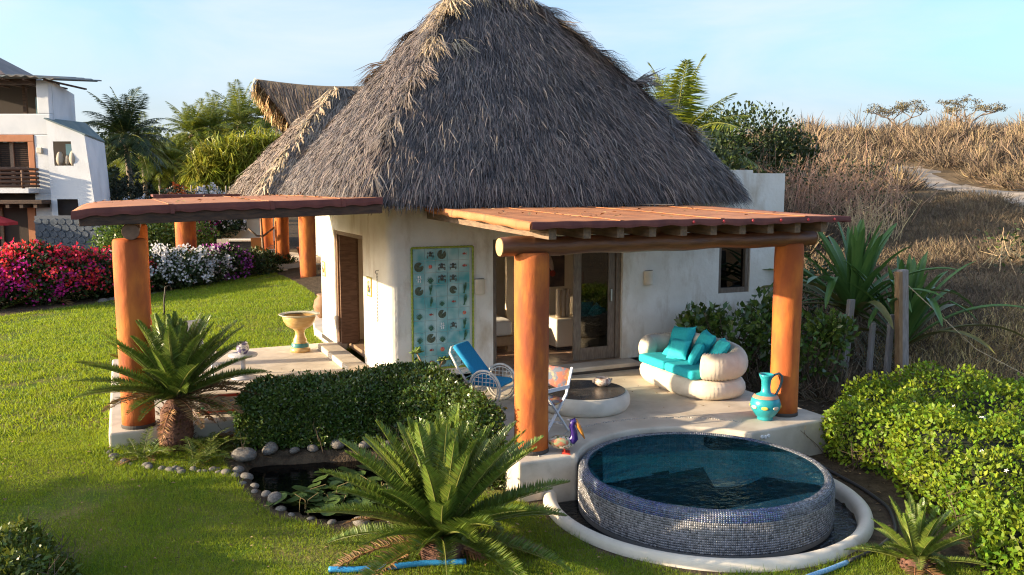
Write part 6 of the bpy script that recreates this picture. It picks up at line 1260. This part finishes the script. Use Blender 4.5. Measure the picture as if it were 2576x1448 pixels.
# bamboo screen far behind
bf = thing('bamboo_fence', 'pale bamboo pole fence in front of the far palms', 'fence', (4.5, 56, gzz(4.5, 56))); pm_ = B().tube([(0, 0, -.3), (0, 0, 2.4)], [.06, .05], 6).mesh('pole', mat('bamboo', (.25, .2, .14), .8, (.33, .27, .19), 3), True)
for i in range(34): link('pole', pm_, bf, (-2.2+i*.15+random.uniform(-.03, .03), random.uniform(-.05, .05), random.uniform(-.3, .1)), (random.uniform(-.04, .04), random.uniform(-.08, .08), 0))
B().b2((-2.4, .06, 2.0), (3.2, .12, 2.12)).build('rail', M_thatchp, bf)
# ---------------------------------------------------------------- trees beyond the left edge that shade the near lawn
M_sh = mat('shadeleaf', (.04, .07, .02), .5, (.06, .09, .025), 1, isl=.4)
for i, (x, y, s, lab) in enumerate(((-10, 12.5, .60, 'leafy garden tree left of the lawn, farthest of its row'), (-11.5, 10.3, .66, 'leafy garden tree left of the lawn, second of its row'), (-11, 8.0, .64, 'leafy garden tree left of the lawn, third of its row'), (-11.3, 5.8, .64, 'leafy garden tree left of the lawn, nearest of its row'))):
    bush('garden_tree', lab, 'tree', (x, y, gzz(x, y)), [((0, 0, 3.0*s), (1.6*s, 1.5*s, 1.3*s)), ((.8*s, -.9*s, 2.0*s), (1.3*s, 1.3*s, 1.3*s)), ((-.6*s, .5*s, 1.4*s), (1.3*s, 1.2*s, 1.3*s)), ((.2, -.2, .8), (1.3*s, 1.4*s, .9*s))], 3600, .3, .17, M_sh, 10, 3., 'garden trees left of the lawn')

# ---------------------------------------------------------------- lawn grass
def grass(name, lab, x0, x1, y0, y1, n, h, w_, m):
    x = rng.uniform(x0, x1, n); y = rng.uniform(y0, y1, n)
    # keep only the wedge the garden path and camera side can see
    a = np.arctan2(x, y); k = in_poly(x, y, LAWN) & (a > R_(-14)) & ~in_poly(x, y, TERR) & ~in_poly(x, y, [(1.0, 11.9), (1.2, 10.4), (1.4, 9.7), (2.0, 9.1), (2.7, 8.95), (3.6, 9.5), (4.3, 9.0), (4.3, 12.5), (1.2, 12.5)]) & (np.hypot(x-POOL[0], y-POOL[1]) > 1.95)
    worn = np.sin(x*1.3+2.2*np.sin(y*.9))*np.sin(y*1.1+1.7*np.sin(x*.8)); k &= (rng.random(len(x)) > .75*sstep(.45, .85, worn)); x, y = x[k], y[k]; n = len(x); cl_ = .55+.45*np.sin(x*3.1+2*np.sin(y*2.3))*np.sin(y*2.9+np.sin(x*1.7)); ed = np.minimum(np.minimum(poly_dist(x, y, TERR), poly_dist(x, y, [(1.0, 11.9), (1.2, 10.4), (1.4, 9.7), (2.0, 9.1), (2.7, 8.95), (3.6, 9.5), (4.3, 9.0), (4.3, 12.5), (1.2, 12.5)])), np.abs(np.hypot(x-POOL[0], y-POOL[1])-1.95)); hh = h*rng.uniform(.4, 1.25, n)*(.7+.55*cl_)*(1+1.1*np.exp(-ed/.07)*(rng.random(n) < .6))
    P = np.column_stack([x, y, gz(x, y)-.005]); D = unit(np.column_stack([rng.normal(0, .55, n), rng.normal(0, .55, n), np.ones(n)])); S_ = unit(np.cross(D, rdir(n)))
    V = np.stack([P-S_*w_/2, P+S_*w_/2, P+D*hh[:, None]], 1).reshape(-1, 3); return tag(link(name, mesh(name, V, np.arange(3*n).reshape(-1, 3), m)), lab, 'grass', None, 'stuff')
M_gr = mat('grass', (.115, .215, .013), .6, (.195, .265, .017), 1.1, isl=.45, hue=.03, tr=.45, trc=(.34, .42, .02), edge=(.35, .65), stain=((.30, .24, .05), .9, .7, (1, 1, 1)))
grass('lawn_grass', 'short green lawn grass in the near garden', -4, 8, 5, 13.5, 660000, .05, .0075, M_gr)
grass('far_lawn_grass', 'sunlit lawn grass farther back beside the house', -8, 5.2, 13.5, 33, 280000, .075, .018, M_gr)

# ---------------------------------------------------------------- fallen leaves
def litter(name, lab, n, x0, x1, y0, y1, zf, mask, L=.07):
    x = rng.uniform(x0, x1, n); y = rng.uniform(y0, y1, n); k = mask(x, y); x, y = x[k], y[k]; n = len(x); P = np.column_stack([x, y, zf(x, y)])
    d = rdir(n); d[:, 2] = .12*np.abs(d[:, 2]); V, F = leaves(P, d, np.array([0, 0, 1.])+rdir(n)*.35, rng.uniform(.5, 1.3, n)*L, rng.uniform(.3, .6, n)*L, .12)
    tag(link(name, mesh(name, V, F, mat('litter', (.22, .13, .06), .9, (.34, .22, .1), 3, isl=.5))), lab, 'leaves', None, 'stuff')
litter('lawn_leaves', 'scattered brown fallen leaves on the lawn', 700, -3, 5, 6, 22, lambda x, y: gz(x, y)+.045, lambda x, y: in_poly(x, y, LAWN) & ~in_poly(x, y, TERR) & ~in_poly(x, y, POND) & ~in_poly(x, y, HEDGE), .06)
litter('terrace_leaves', 'a few dry leaves on the terrace floor', 110, -.2, 9, 9.1, 17.5, lambda x, y: 0*x+.006, lambda x, y: in_poly(x, y, TERR) & (np.hypot(x-POOL[0], y-POOL[1]) > 1.6) & ((y < 13) | (x < 3.4)), .045)
litter('sheet_leaves', 'dry thatch bits and leaves lying on the front pergola roof', 260, 4.6, 9.1, 9.2, 13.3, lambda x, y: zr(y)+.042+sg1(x, y), lambda x, y: rng.random(len(x)) < .25+.75*sstep(11.5, 13.3, y), .09)
litter('side_sheet_leaves', 'dry thatch bits lying on the side pergola roof', 200, -.4, 3.4, 12.5, 17.8, lambda x, y: zl(x, y)+.042+sg2(x, y), lambda x, y: rng.random(len(x)) < .2+.8*sstep(1.5, 3.4, x), .09)
litter('soil_litter', 'dead leaves on the dark soil beside the pool ring', 420, 7.6, 11, 6, 11.5, lambda x, y: gz(x, y)+.01, lambda x, y: (np.hypot(x-POOL[0], y-POOL[1]) > 2.0) & ~in_poly(x, y, TERR), .06)
